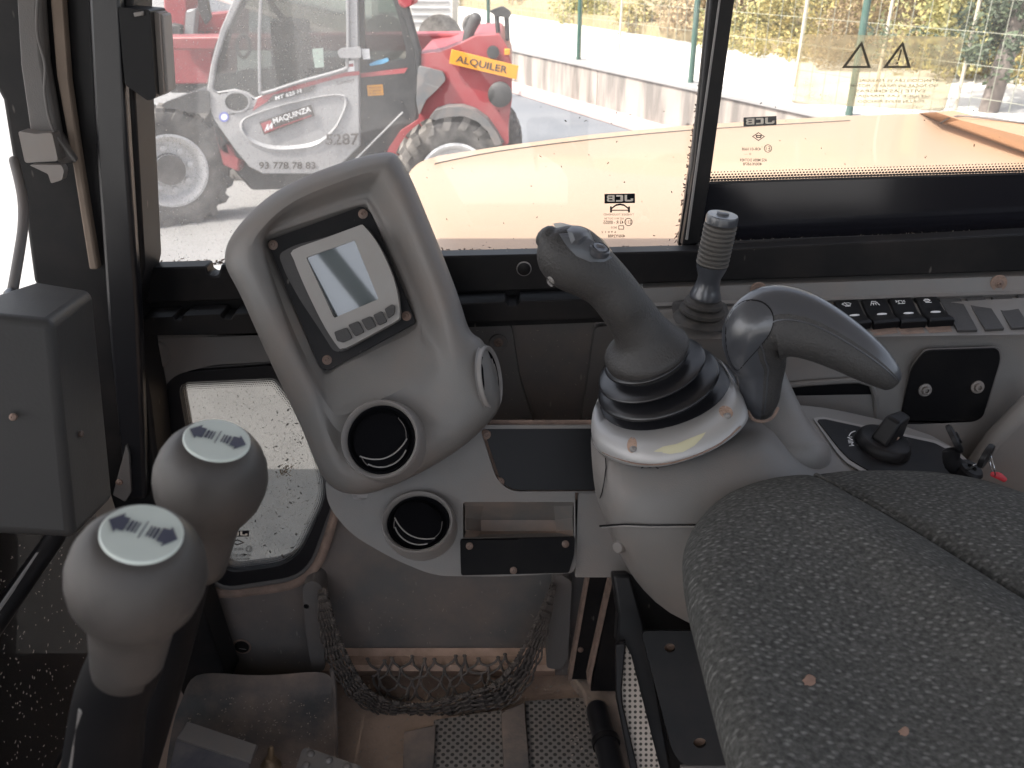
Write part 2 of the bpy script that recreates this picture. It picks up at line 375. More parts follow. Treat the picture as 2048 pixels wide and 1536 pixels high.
def dotstrip(inner, outer, fn, parent, rows=5, pitch=.0035, closed=False, label=None):
    """strip between two px polylines; row 0 at the outer (solid) side"""
    A = [fn(*q) for q in outer]; B = [fn(*q) for q in inner]
    if closed: A.append(A[0]); B.append(B[0])
    me = bpy.data.meshes.new('dot_band'); root = parent
    while root.parent: root = root.parent
    o0 = root.location; n = len(A); vs = [q-o0 for q in A+B]; fs = [(i, i+1, n+i+1, n+i) for i in range(n-1)]
    me.from_pydata(vs, [], fs); ul = me.uv_layers.new(name='UVMap'); s = [0]
    for i in range(n-1): s.append(s[-1]+(A[i+1]-A[i]).length/pitch)
    for i in range(n-1):
        for k, (x, y) in enumerate(((s[i], 0), (s[i+1], 0), (s[i+1], rows), (s[i], rows))): ul.data[4*i+k].uv = (x, y)
    me.materials.append(M_dots); ob = bpy.data.objects.new('dot_band', me); COL.objects.link(ob); ob.parent = parent
    return ob

def screw(parent, c, n, r, m=None, rim=None):
    """pan-head screw with hex socket in a shallow washer"""
    mb = MB(); n = Vector(n)
    mb.lathe([(r*1.0, -.002), (r*1.0, .0008), (r*.8, .0014), (r*.55, .0016), (r*.55, r*.35), (r*.45, r*.5), (r*.24, r*.52), (r*.2, r*.2)], c, n, 20, cap0=False)
    return mb.build('screw', m or M_screw, parent)
# ================================================================ CAB SHELL
def mkquad(a, b, c, d, fn): return [fn(*a), fn(*b), fn(*c), fn(*d)]
M_darkpanel = mat('mud_smeared_panel', (.03, .029, .028), .7, dust=.8, dcol=(.10, .08, .07), ds=6, thr=.5, scratch=.15)
M_roof = mat('headliner', (.35, .34, .33), .8)
MB().box((.3, .39, .89), (2.1, 1.76, .02)).build('cab_floor', M_floor, kind='structure')
roof = thing('cab_roof', 'cab roof with pale headliner and added sun-blocking front overhang, resting on black corner posts above the seat', 'roof', (.3, .39, 2.44))
MB().box((.02, .37, 2.47), (2.7, 1.70, .05)).build('roof_panel', M_roof, roof)  # front overhang added past the windscreen to block the sun
for x, y in ((-.72, -.46), (1.3, -.46), (1.3, 1.22), (.22, -.46)):
    MB().box((x, y, 1.67), (.06, .06, 1.54)).build('corner_post', M_blackM, roof, bevel=.006)

MB().box((.3, -.47, 1.13), (1.9, .03, .42)).build('door_panel', M_blackM, roof)  # unseen door panel, added to lower the light inside the cab
MB().sweep([(-.665, -.455, 2.43), (-.08, -.455, 1.70)], .028, n=16, k=1).build('reflected_bar', M_blackM, roof)  # unseen bar added for its dark reflection across the screen
MB().box((1.34, .39, 1.35), (.03, 1.6, .9)).build('rear_panel', M_blackM, roof)  # closes the rear out of view, added to cut interior light
MB().box((-.77, .6, .80), (.02, 2.2, 1.64)).build('dark_view_panel', M_darkpanel, roof)  # dark panel added to hide sunlit ground beyond the lower glass
wall = thing('cab_side_wall', 'dark dusty side wall of the cab below the windows with black rails', 'wall', P(800, 1345, 1.25))
W1 = rnd([(318, 748), (560, 730), (640, 800), (672, 985), (612, 1150), (430, 1178), (385, 1060)], [40, 20, 20, 40, 50, 45, 30], 6)
W0 = rnd([(355, 764), (550, 755), (620, 840), (658, 985), (592, 1128), (447, 1148), (402, 1030)], [28, 10, 20, 40, 48, 34, 30], 6)
mb = MB().plate([(262, 655), (1330, 620), (1330, 1160), (1250, 1350), (440, 1356), (300, 1100), (262, 900)], pP(1.225), .03, holes=[W1])
mb.build('wall_panel', M_wallD, wall)
mb = MB().sweep([P(u, v, 1.218) for u, v in cr(W1, 1)]+[P(*W1[0], 1.218)], .0075, n=8, k=1, cap=False, smooth=False); mb.build('panel_lip', M_greyD, wall)
low = [(395, 1168), (440, 1186), (520, 1180), (590, 1166), (634, 1128), (658, 1066), (672, 1010)]
MB().sweep([P(u, v, 1.214) for u, v in low], (.0085), n=10, k=4).build('dusty_lip', M_dirtD, wall) if 0 else MB().sweep([P(u, v, 1.214) for u, v in low], [(.0085, .005)]*len(low), n=10, k=4).build('dusty_lip', M_dirtD, wall)
MB().plate([(1240, 600), (2600, 560), (2600, 1500), (1240, 1350)], pP(1.262), .02).build('rear_panel_backing', M_wallD, wall)
# rails under the big window
up = [(270, 537), (412, 533), (416, 548), (424, 553), (436, 552), (442, 530), (870, 513), (1392, 502), (2560, 441), (2560, 526), (1300, 567), (1210, 576), (480, 601), (266, 607)]
MB().plate(up, pP(1.17), .03).build('upper_rail', M_blackM, wall, bevel=.0025)
MB().plate([(262, 596), (1320, 560), (1320, 640), (262, 680)], pP(1.20), .02).build('rail_backing', M_blackM, wall)
MB().plate([(280, 637), (345, 634), (350, 641), (362, 641), (366, 632), (440, 629), (446, 638), (462, 638), (468, 628), (500, 627), (920, 608), (1010, 604), (1016, 612), (1034, 612), (1040, 603), (1215, 597), (1230, 636), (930, 646), (500, 668), (285, 672)], pP(1.155), .04).build('lower_rail', M_blackM, wall, bevel=.0025)
MB().lathe([(.0, 0), (.009, 0), (.009, .003), (.0, .005)], P(1048, 537, 1.168), (0, -1, 0), 24, cap0=False, cap1=False).build('rail_plug', M_blackG, wall)
MB().lathe([(.0105, 0), (.0105, .002), (.0095, .003), (.0095, 0)], P(1048, 537, 1.168), (0, -1, 0), 24, cap0=False, cap1=False).build('plug_ring', M_greyL, wall)
# raised mouldings of the wall panel
MB().plate(rnd([(268, 668), (560, 662), (560, 722), (420, 730), (345, 752), (318, 790), (330, 930), (300, 930), (270, 800)], 25, 6), pP(1.20), .03).build('window_surround', M_greyD, wall, bevel=.008, seg=3)
MB().lathe([(.0, 0.004), (.022, .004), (.024, 0)], P(308, 708, 1.197), (0, -1, 0), 30, cap0=False, cap1=False).build('round_plug', M_greyD, wall)
MB().plate(rnd([(930, 650), (1022, 648), (1040, 760), (1075, 870), (1000, 870), (930, 800)], 12), pP(1.205), .02).build('wall_rib', M_greyD, wall, bevel=.006, seg=3)
MB().plate(rnd([(1190, 655), (1300, 640), (1300, 870), (1160, 870)], 8), pP(1.205), .02).build('wall_rib', M_greyD, wall, bevel=.006, seg=3)
for u, v, r in ((997, 685, .010), (1045, 850, .009), (1180, 848, .009)):
    MB().lathe([(r*1.35, -.001), (r*1.3, .002), (r*.9, .0005), (0, .0005)], P(u, v, 1.203), (0, -1, 0), 24, cap0=False, cap1=False).build('screw_cup', M_greyD, wall)
    screw(wall, P(u, v, 1.202), (0, -1, 0), r*.7)
# leg panels and posts low on the wall
MB().plate(rnd([(604, 1172), (625, 1160), (645, 1172), (650, 1342), (624, 1345), (612, 1270)], 10), pP(1.185), .04).build('net_post', M_greyD, wall, bevel=.008, seg=3)
MB().plate(rnd([(1106, 1160), (1122, 1150), (1144, 1162), (1136, 1320), (1120, 1340), (1092, 1336)], 10), pP(1.185), .04).build('net_post', M_greyD, wall, bevel=.008, seg=3)
MB().lathe([(.013, 0), (.013, .002), (0, .0035)], P(484, 1293, 1.222), (0, -1, 0), 28, cap0=False, cap1=False).build('round_plug', M_blackM, wall)
MB().lathe([(.017, 0), (.0155, .002), (.013, 0)], P(484, 1293, 1.222), (0, -1, 0), 28, cap0=False, cap1=False).build('plug_ring', M_dirtD, wall)
MB().sweep([P(478, 1297, 1.217), P(492, 1299, 1.217)], .0006, n=6, k=1).build('plug_slot', M_greyL, wall)
MB().lathe([(.005, 0), (.005, .001), (.0, .001)], P(613, 1212, 1.186), (0, -1, 0), 16, cap0=False, cap1=False).build('post_hole', M_blackG, wall)
MB().loft([[P(u, v, Y) for u in (640, 760, 900, 1040, 1110)] for v, Y in ((1296, 1.222), (1312, 1.214), (1330, 1.19), (1342, 1.185))]+[[G(u, 1352, .9) for u in (640, 760, 900, 1040, 1110)]], closed=False, cap1=False).build('dusty_ledge', M_dirt, wall)

# ---- lower corner window
lw = thing('lower_corner_window', 'low dirty side window behind the levers with dotted rim and debris', 'window', P(520, 1150, 1.2))
MB().plate(W1, pP(1.205), .03, holes=[W0]).build('seal', M_rubber, lw, bevel=.004, seg=3)
MB().plate(W0, pP(1.216), .004).build('glass', M_glassL, lw)
def inset(px, k):
    c = Vector((sum(p[0] for p in px)/len(px), sum(p[1] for p in px)/len(px))); n = len(px); out = []
    for i in range(n):
        a, b = Vector(px[i-1]), Vector(px[(i+1) % n]); t = (b-a).normalized(); nn = Vector((-t.y, t.x)); p = Vector(px[i])
        if nn.dot(c-p) < 0: nn = -nn
        out.append(tuple(p+nn*k))
    return out
dotstrip(inset(W0, 17), inset(W0, -2), pP(1.213), lw, rows=5, pitch=.0034, closed=True)
def fleck(mb, c, ln, wd, n, tall=.001):
    n = Vector(n).normalized(); x = n.orthogonal().normalized(); y = n.cross(x); a = random.uniform(0, 6.3); x, y = x*math.cos(a)+y*math.sin(a), y*math.cos(a)-x*math.sin(a)
    k = 7; pts = [c+x*math.cos(2*math.pi*i/k)*ln*random.uniform(.5, 1)+y*math.sin(2*math.pi*i/k)*wd*random.uniform(.5, 1) for i in range(k)]
    o = len(mb.v); mb.v += pts+[c+n*tall]; mb.f += [(o+i, o+(i+1) % k, o+k) for i in range(k)]
def specks(n, region, fn, s0, s1, name, m, parent, nn=(0, -1, 0)):
    mb = MB()
    for _ in range(n):
        u, v = region()
        s = random.uniform(s0, s1)**1.0; fleck(mb, fn(u, v), s*random.uniform(1, 2.2), s*random.uniform(.3, 1), nn)
    return tag(mb.build(name, m, parent, smooth=0), kind='stuff')
M_spk = mat('dark_debris', (.03, .025, .022), .9); M_straw = mat('straw_debris', (.16, .11, .07), .9); M_pale = mat('pale_dirt', (.42, .36, .31), .95)
def reg1():
    while True:
        v = 790+330*random.random()**.7; u0 = 380+(v-790)*.15; u = u0+(random.random()**.55)*(600+(min(v, 985)-790)*.22-(max(0, v-985)*.3)-u0+10)
        return u, v
specks(150, reg1, pP(1.211), .0008, .0026, 'debris', M_spk, lw)
specks(60, lambda: (random.gauss(572, 9), random.gauss(940, 8)), pP(1.210), .0006, .0022, 'debris', M_straw, lw)
mk = MB()
q = lambda a, b, c, d, Y: [P(*a, Y), P(*b, Y), P(*c, Y), P(*d, Y)]
# mirrored maker marks on glass, read from inside: quads run right-to-left
def logo(parent, x0, x1, y0, y1, Y, rise=0, s=1):
    mb = MB(); fr = MB()
    Q = [P(x1, y1-rise, Y), P(x0, y1, Y), P(x0, y0, Y), P(x1, y0-rise, Y)]       # left edge is at x1 : mirrored
    fr.quadmap([(0, 0), (1, 0), (1, 1), (0, 1)], Q, .0003); fr.build('maker_mark_plate', M_frit, parent, smooth=0)
    Y2 = Y-.0012; Q = [P(x1, y1-rise, Y2), P(x0, y1, Y2), P(x0, y0, Y2), P(x1, y0-rise, Y2)]
    J = [(.12, .18), (.30, .18), (.34, .26), (.34, .86), (.26, .86), (.26, .34), (.14, .34), (.14, .48), (.06, .48), (.06, .24)]
    C = [(.42, .18), (.62, .18), (.62, .34), (.48, .34), (.48, .70), (.62, .70), (.62, .86), (.42, .86), (.39, .78), (.39, .26)]
    B = [(.67, .18), (.88, .18), (.92, .26), (.92, .45), (.89, .52), (.92, .59), (.92, .78), (.88, .86), (.67, .86)]
    mb.quadmap(J, Q, .0003); mb.quadmap(C, Q, .0003)
    mb.quadmap(B, Q, .0003, holes=[[(.74, .32), (.85, .32), (.85, .45), (.74, .45)], [(.74, .60), (.85, .60), (.85, .72), (.74, .72)]])
    mb.build('maker_mark_letters', M_cream, parent, smooth=0)
M_cream = mat('cream_mark', (.9, .8, .68), .6)
def mtext(parent, body, x0, x1, y0, y1, Y, rise=0, bold=.0, name='glass_lettering'):
    Q = [P(x1, y1-rise, Y), P(x0, y1, Y), P(x0, y0, Y), P(x1, y0-rise, Y)]
    return MB().text(body, Q, bold=bold).build(name, M_frit, parent, smooth=0)
def ring2(parent, cx, cy, a, b, wd, Y, n=28, ang=0):
    MB().plate(ell(cx, cy, a, b, ang, n), pP(Y), .0004, holes=[ell(cx, cy, a-wd, b-wd, ang, n)]).build('approval_mark', M_frit, parent, smooth=0)
logo(lw, 446, 498, 1062, 1074, 1.211, 1)
MB().plate([(461, 1085), (475, 1079), (489, 1085), (475, 1091)], pP(1.211), .0004, holes=[[(465, 1085), (475, 1081.4), (485, 1085), (475, 1088.6)]]).build('approval_mark', M_frit, lw, smooth=0)
mtext(lw, '43R-011668', 453, 487, 1096, 1102, 1.211, 1, .01); ring2(lw, 498, 1098, 6.5, 6.5, 1.3, 1.211)
mtext(lw, 'E1', 494.5, 501.5, 1095, 1101, 1.211); mtext(lw, 'AS2 M896 DOT459', 456, 502, 1108, 1114, 1.211, 1, .01); mtext(lw, '400/W5733', 460, 500, 1116, 1121, 1.211, 1, .01)

# ---- big sliding side window (front pane) and fixed rear pane
fw = thing('sliding_side_window', 'dirty sliding front pane of the side window with crusted lower edge', 'window', P(800, 520, 1.23))
FP = [(240, -120), (1462, -120), (1440, 30), (1365, 497), (870, 512), (288, 528), (268, 200)]
MB().plate([(230, -120), (1470, -120), (1440, 30), (1358, 505), (870, 518), (280, 536), (262, 200)], pP(1.245), .005).build('glass', M_glassF, fw)
MB().plate([(1440, -120), (1462, -120), (1372, 490), (1356, 492), (1380, 330)], pP(1.225), .012).build('edge_seal', M_rubber, fw, bevel=.002)
MB().plate([(1418, -40), (1424, -40), (1372, 480), (1366, 480)], pP(1.223), .002).build('seal_line', M_greyL, fw)
mb = MB()
for k in range(900):
    r = random.random()
    if r < .55: u = 286+580*random.random(); v = 533-(u-286)*.035-abs(random.gauss(0, 4))
    elif r < .75: u = 288+abs(random.gauss(0, 10)); v = 525-abs(random.gauss(0, 20))
    elif r < .9: u = random.uniform(880, 1365); v = 503-(u-880)*.012-abs(random.gauss(0, 3))
    else: v = random.uniform(60, 490); u = 1436-(v*.155)-8-abs(random.gauss(0, 2))
    fleck(mb, P(u, v, 1.24), random.uniform(.001, .0045), random.uniform(.0005, .0018), (0, -1, 0), .001)
tag(mb.build('crusted_dirt', M_dirtD, fw, smooth=0), kind='stuff')
mb = MB()
for k in range(16):
    v = 350+k*9; mb.add([], [])
specks(55, lambda: (random.uniform(840, 1350), random.uniform(210, 490)), pP(1.243), .0004, .0016, 'specks', M_spk, fw)
specks(260, lambda: (random.uniform(290, 830), random.uniform(5, 430)), pP(1.243), .0003, .0008, 'pale_specks', M_pale, fw)
logo(fw, 1209, 1270, 388, 407, 1.241, 1)
MB().plate([(1220, 425), (1224, 425), (1224, 418), (1232, 412), (1240, 410.5), (1248, 412), (1256, 418), (1256, 425), (1260, 425), (1260, 413), (1256.5, 413), (1256.5, 415), (1248, 408.5), (1240, 407), (1232, 408.5), (1223.5, 415), (1223.5, 413), (1220, 413)], pP(1.241), .0004).build('bridge_mark', M_frit, fw, smooth=0)
MB().plate([(1222, 419.5), (1258, 419.5), (1258, 421.5), (1222, 421.5)], pP(1.2412), .0004).build('bridge_mark', M_frit, fw, smooth=0)
mtext(fw, 'TYNESIDE TOUGHENED', 1207, 1268, 427, 431, 1.241); mtext(fw, 'AS2 W11 DOT 84', 1209, 1248, 435, 439, 1.241)
mtext(fw, '43 R - 00055', 1207, 1247, 441, 448, 1.241, 0, .01); ring2(fw, 1257, 444, 8, 8, 1.3, 1.241); mtext(fw, 'E11', 1251.5, 1262.5, 440.5, 447.5, 1.241)
mtext(fw, '0033', 1222, 1234, 453, 457, 1.241); MB().plate([(1237, 451), (1248, 451), (1248, 459), (1237, 459)], pP(1.241), .0004, holes=[[(1238.2, 452.2), (1246.8, 452.2), (1246.8, 457.8), (1238.2, 457.8)]]).build('approval_mark', M_frit, fw, smooth=0)
mtext(fw, '6 9 0 1 2', 1203, 1232, 462, 466, 1.241); mtext(fw, '400/Y2988', 1216, 1250, 469, 475, 1.241, 0, .01)

rw = thing('fixed_rear_window', 'fixed rear pane of the side window with warning sticker and dotted black band', 'window', P(1750, 480, 1.23))
MB().plate([(1470, -120), (2560, -120), (2560, 455), (1390, 500)], pP(1.245), .005).build('glass', M_glassR, rw)
MB().plate([(1408, 367), (2560, 334), (2560, 455), (1390, 495)], pP(1.238), .003).build('black_band', M_frit, rw)
dotstrip([(1420, 342), (2560, 309)], [(1417, 368), (2560, 334)], pP(1.237), rw, rows=5, pitch=.0046)
mb = MB()
for k in range(500):
    u = random.uniform(1400, 2060); v = 489-(u-1400)*.040+random.gauss(0, 2.2); fleck(mb, P(u, v, 1.232), random.uniform(.001, .006), random.uniform(.0005, .0014), (0, -1, 0), .001)
tag(mb.build('crusted_dirt', M_pale, rw, smooth=0), kind='stuff')
logo(rw, 1487, 1553, 235, 253, 1.241, 3)
MB().plate([(1504, 273), (1517, 264.5), (1530, 273), (1517, 282)], pP(1.241), .0004, holes=[[(1506.5, 273), (1517, 266.3), (1527.5, 273), (1517, 280)]]).build('approval_mark', M_frit, rw, smooth=0)
MB().plate([(1511, 270), (1524, 270), (1522, 276), (1513, 276)], pP(1.241), .0004, holes=[[(1514, 272), (1521, 272), (1520, 274), (1515, 274)]]).build('approval_mark', M_frit, rw, smooth=0)
mtext(rw, '43R-011668', 1484, 1522, 295, 301, 1.241, 0, .01); ring2(rw, 1536, 297, 8, 8, 1.2, 1.241); mtext(rw, 'E1', 1531.5, 1540.5, 293, 301, 1.241)
mtext(rw, 'II —', 1488, 1502, 306, 310, 1.241); mtext(rw, 'AS2 M896 DOT459', 1480, 1534, 317, 323, 1.241, 0, .01); mtext(rw, '400/K6878', 1486, 1524, 325, 331, 1.241, 0, .01)
specks(25, lambda: (random.uniform(1450, 2030), random.uniform(180, 340)), pP(1.243), .0004, .0014, 'specks', M_spk, rw)
st = thing('warning_sticker', 'see-through yellowish warning sticker with two triangles on the rear pane', 'sticker', P(1755, 222, 1.235))
MB().plate(rnd([(1608, 68), (1930, 74), (1888, 222), (1582, 206)], 10), pP(1.2405), .0006).build('film', M_film, st)
M_tri = mat('faded_triangle', (.10, .085, .06), .7)
MB().plate([(1724, 82), (1742, 136), (1684, 136)], pP(1.2385), .0004, holes=[[(1722, 92), (1735, 132), (1693, 132)]]).build('triangle', M_tri, st, smooth=0)
MB().plate([(1806, 82), (1822, 136), (1766, 136)], pP(1.2385), .0004, holes=[[(1804, 92), (1815, 132), (1775, 132)]]).build('triangle', M_tri, st, smooth=0)
MB().plate([(1801, 99), (1804.5, 99), (1798, 121), (1795.5, 121)], pP(1.2383), .0004).build('exclamation', M_tri, st, smooth=0)
MB().plate([(1793, 124), (1797, 124), (1796, 128), (1792.5, 128)], pP(1.2383), .0004).build('exclamation', M_tri, st, smooth=0)
M_faint = mat('faint_ink', (.40, .34, .24), .8)
for i, (tx, a, b) in enumerate((('ATENCION LEA EL MANUAL', 1716, 1880), ('NO TOCAR SIN PARAR EL MOTOR', 1700, 1875), ('EVITE LAS CHISPAS', 1712, 1850), ('UTILICE LAS MANIJAS', 1708, 1860), ('POR UN BREVE PERIODO', 1716, 1848))):
    y = 158+i*10.5; Q = [P(b, y+6, 1.2385), P(a, y+6, 1.2385), P(a, y, 1.2385), P(b, y, 1.2385)]
    MB().text(tx, Q).build('faded_lettering', M_faint, st, smooth=0)

# ---- window pillar between the panes
pl_ = thing('window_pillar', 'black upright pillar between the sliding pane and the rear pane', 'pillar', P(1400, 500, 1.2))
MB().plate([(1428, -60), (1478, -60), (1420, 365), (1398, 492), (1364, 496), (1390, 330)], pP(1.205), .03).build('pillar_profile', M_blackM, pl_, bevel=.004, seg=3)
MB().plate([(1446, -60), (1450, -60), (1376, 480), (1371, 480)], pP(1.202), .003).build('pillar_seam', M_greyL, pl_, bevel=.0006)
MB().sweep([P(1398, 493, 1.20), P(1600, 484, 1.20), P(1850, 475, 1.20), P(2110, 463, 1.20)], .006, n=8).build('sill_seal', M_rubber, pl_)

# ---- front corner post with its clutter
fp = thing('front_corner_post', 'wide black front corner post of the cab with tan seal strip', 'pillar', P(350, 1380, 1.2))
FPp = [(-60, -100), (262, -100), (268, 190), (288, 535), (268, 640), (300, 800), (318, 960), (395, 1190), (458, 1378), (390, 1440), (330, 1330), (225, 1010), (130, 700), (66, 560), (42, 380), (22, 310), (4, 200), (-60, 80)]
MB().plate(FPp, pP(1.13), .07).build('post_body', M_blackM, fp, bevel=.006, seg=3)
MB().plate([(93, -80), (118, -80), (136, 160), (160, 320), (196, 540), (178, 540), (146, 340), (112, 150)], pP(1.112), .014).build('tan_seal_strip', M_tan, fp, bevel=.003)
MB().plate([(28, -80), (72, -80), (86, 120), (112, 270), (152, 325), (118, 330), (60, 270), (40, 130)], pP(1.10), .024).build('inner_trim', M_greyD, fp, bevel=.006, seg=3)
MB().plate([(170, -80), (232, -80), (256, 300), (278, 640), (292, 1000), (252, 1000), (214, 640), (190, 300)], pP(1.108), .02).build('edge_profile', M_rubber, fp, bevel=.006, seg=3)
MB().sweep([P(78, -40, 1.09), P(74, 60, 1.09), P(90, 130, 1.09), P(90, 190, 1.09), P(106, 260, 1.09), P(150, 322, 1.09)], .0018, n=8, k=5).build('wire', M_greyD, fp)
MB().plate([(225, 990), (252, 890), (258, 905), (262, 985), (250, 1004)], pP(1.10), .006).build('bracket', M_greyD, fp, bevel=.001)
screw(fp, P(238, 965, 1.098), (0, -1, 0), .005)
la = thing('silver_latch', 'dull silver latch bracket on the front corner post', 'latch', P(85, 365, 1.08))
MB().plate(rnd([(36, 262), (70, 268), (104, 266), (116, 322), (50, 326)], 6), pP(1.078), .02).build('latch_plate', M_steel, la, bevel=.003)
MB().plate(rnd([(58, 330), (122, 330), (128, 342), (124, 360), (102, 367), (96, 348)], 4), pP(1.07), .012).build('latch_tab', M_steel, la, bevel=.003)
gh = thing('window_catch', 'black window catch block with grey metal strip on the corner post', 'catch', P(290, 190, 1.12))
MB().plate(rnd([(236, 14), (300, 20), (312, 196), (296, 202), (262, 178), (250, 170)], 6), pP(1.10), .05).build('catch_block', M_blackG, gh, bevel=.004)
MB().plate([(298, 24), (318, 24), (328, 188), (310, 196)], pP(1.112), .03).build('metal_strip', M_steel, gh, bevel=.002)
MB().plate([(319, 26), (326, 30), (336, 184), (328, 188)], pP(1.118), .03).build('metal_strip', M_greyL, gh, bevel=.002)
MB().plate([(266, 25), (286, 22), (287, 31), (268, 34)], pP(1.096), .006).build('shiny_clip', M_steel, gh, bevel=.001)

fg = thing('front_window', 'front windscreen glass at the far left of the cab', 'window', (-.74, .3, .92))
MB().box((-.745, .33, 1.97), (.006, 1.5, .95)).build('upper_glass', M_glassR, fg)
MB().box((-.745, .43, 1.2), (.006, 1.74, .55)).build('lower_glass', M_glassDk, fg)
MB().sweep([D(-40, 1290, 1.08), D(30, 1190, 1.14), D(110, 1075, 1.2)], .014, n=10).build('glazing_bar', M_blackM, fg)
MB().sweep([D(-40, 1272, 1.075), D(30, 1172, 1.135), D(100, 1072, 1.19)], .003, n=6).build('bar_edge', M_greyL, fg)
mb = MB()
for k in range(220):
    u = random.uniform(-10, 170); v = random.uniform(1090, 1530); X = -.742; r = ray(u, v); c = CO+r*(X/r.x)
    fleck(mb, c, random.uniform(.001, .004), random.uniform(.0006, .002), (1, 0, 0), .001)
tag(mb.build('glass_dirt', M_pale, fg, smooth=0), kind='stuff')
cb = thing('cable', 'bent dark cable rising from the box beside the front window', 'cable', D(15, 600, 1.0))
MB().sweep([D(28, 320, 1.08), D(44, 390, 1.07), D(46, 450, 1.05), D(36, 520, 1.02), D(22, 600, 1.0)], .0058, n=12, k=6).build('sheath', M_greyD, cb)
MB().sweep([D(24, 590, 1.0), D(20, 620, .98)], .009, n=12, k=2).build('plug', M_rubber, cb)

# ---- tall dark box in the front corner
bx = thing('tall_side_box', 'tall dark grey box with rounded edges beside the front corner post', 'box', D(80, 1070, .9))
A = [D(-110, 618, .80), D(106, 640, .82), D(184, 580, 1.00), D(70, 562, 1.04)]; B = [D(-40, 1068, .84), D(150, 1078, .88), D(226, 1000, 1.03), D(120, 990, 1.06)]
MB().hex8(A, B).build('housing', M_boxD if 'M_boxD' in globals() else mat('box_plastic', (.042, .041, .040), .5, spec=.3, grain=.15, gs=300, dust=.2, dcol=(.07, .06, .055)), bx, bevel=.009, seg=4)
MB().plate(rnd([(112, 660), (180, 600), (214, 780), (206, 900), (150, 1050), (132, 900)], 12), plane(D(106, 640, .818), (B[1]-A[1]).cross(A[2]-A[1])), .004).build('side_cover', M_greyD, bx, bevel=.002) if 0 else None
screw(bx, D(26, 834, .822), -FW, .0035); screw(bx, D(163, 868, .91), RT, .0035)
# ================================================================ CONSOLES
# ---- monitor pod
pod = thing('monitor_pod', 'tall moulded grey plastic pod housing the display and two round vents', 'console', D(720, 985, 1.2))
O = [(540, 390), (640, 340), (765, 304), (808, 328), (862, 450), (915, 585), (940, 660), (972, 690), (1003, 800), (968, 856), (900, 912), (800, 966), (715, 990), (650, 962), (600, 850), (538, 720), (480, 590), (449, 525), (466, 465)]
Rm = [(566, 398), (650, 356), (760, 322), (790, 342), (842, 458), (894, 592), (918, 668), (940, 715), (962, 790), (942, 838), (885, 890), (795, 943), (715, 966), (668, 940), (625, 842), (566, 716), (508, 590), (480, 522), (496, 466)]
Ro = [(575, 412), (652, 374), (752, 340), (776, 356), (826, 462), (878, 598), (900, 680), (908, 730), (915, 780), (900, 822), (860, 860), (790, 915), (720, 938), (684, 920), (645, 835), (590, 716), (530, 590), (505, 515), (516, 470)]
V = [(566, 440), (640, 412), (720, 388), (746, 400), (790, 480), (838, 590), (862, 668), (872, 712), (868, 742), (845, 762), (800, 785), (752, 808), (706, 828), (672, 834), (628, 765), (594, 692), (558, 600), (532, 515), (531, 472)]
V2 = [(560, 452), (640, 424), (722, 398), (744, 408), (786, 490), (828, 592), (842, 660), (838, 690), (824, 706), (800, 722), (765, 742), (730, 760), (690, 776), (655, 780), (630, 745), (596, 690), (560, 600), (534, 520), (526, 478)]
S = [(545, 470), (632, 440), (722, 412), (738, 425), (778, 505), (815, 590), (830, 632), (832, 645), (822, 656), (800, 668), (760, 685), (720, 705), (680, 724), (656, 742), (642, 735), (605, 650), (565, 565), (536, 500), (530, 482)]
t0 = 1.10
def rg(px, ts): return [D(u, v, t) for (u, v), t in zip(px, ts if isinstance(ts, list) else [ts]*len(px))]
K = 4
shrink = [(u+(700-u)*.04, v+(650-v)*.04) for u, v in O]
Vt = [t0+.020, t0+.022, t0+.024, t0+.026, t0+.024, t0+.022, t0+.018, t0+.012, t0+.006, t0+.002, t0-.002, t0-.004, t0-.004, t0-.002, t0+.002, t0+.006, t0+.007, t0+.008, t0+.014]
Rings = [cr(rg(shrink, t0+.13), K), cr(rg(O, t0+.045), K), cr(rg(O, t0+.018), K), cr(rg(Rm, t0+.001), K), cr(rg(Ro, t0-.002), K),
         cr([(a+b)/2 for a, b in zip(rg(Ro, t0-.002), rg(V, Vt))][:8]+rg([(u, v+k) for (u, v), k in zip(V[8:14], (14, 24, 30, 30, 26, 18))], [t0+.008, t0+.012, t0+.016, t0+.020, t0+.024, t0+.016])+[(a+b)/2 for a, b in zip(rg(Ro, t0-.002), rg(V, Vt))][14:], K),
         cr(rg(V, Vt), K), cr(rg(V2, [t0+.026]*4+[t0+.025]*3+[t0+.018]*7+[t0+.018]*5), K), cr(rg(S, t0+.021), K), cr(rg(S, t0+.048), K)]
MB().loft(Rings, cap1=True, cap0=True).build('pod_shell', M_grey, pod, smooth=70, sub=1)
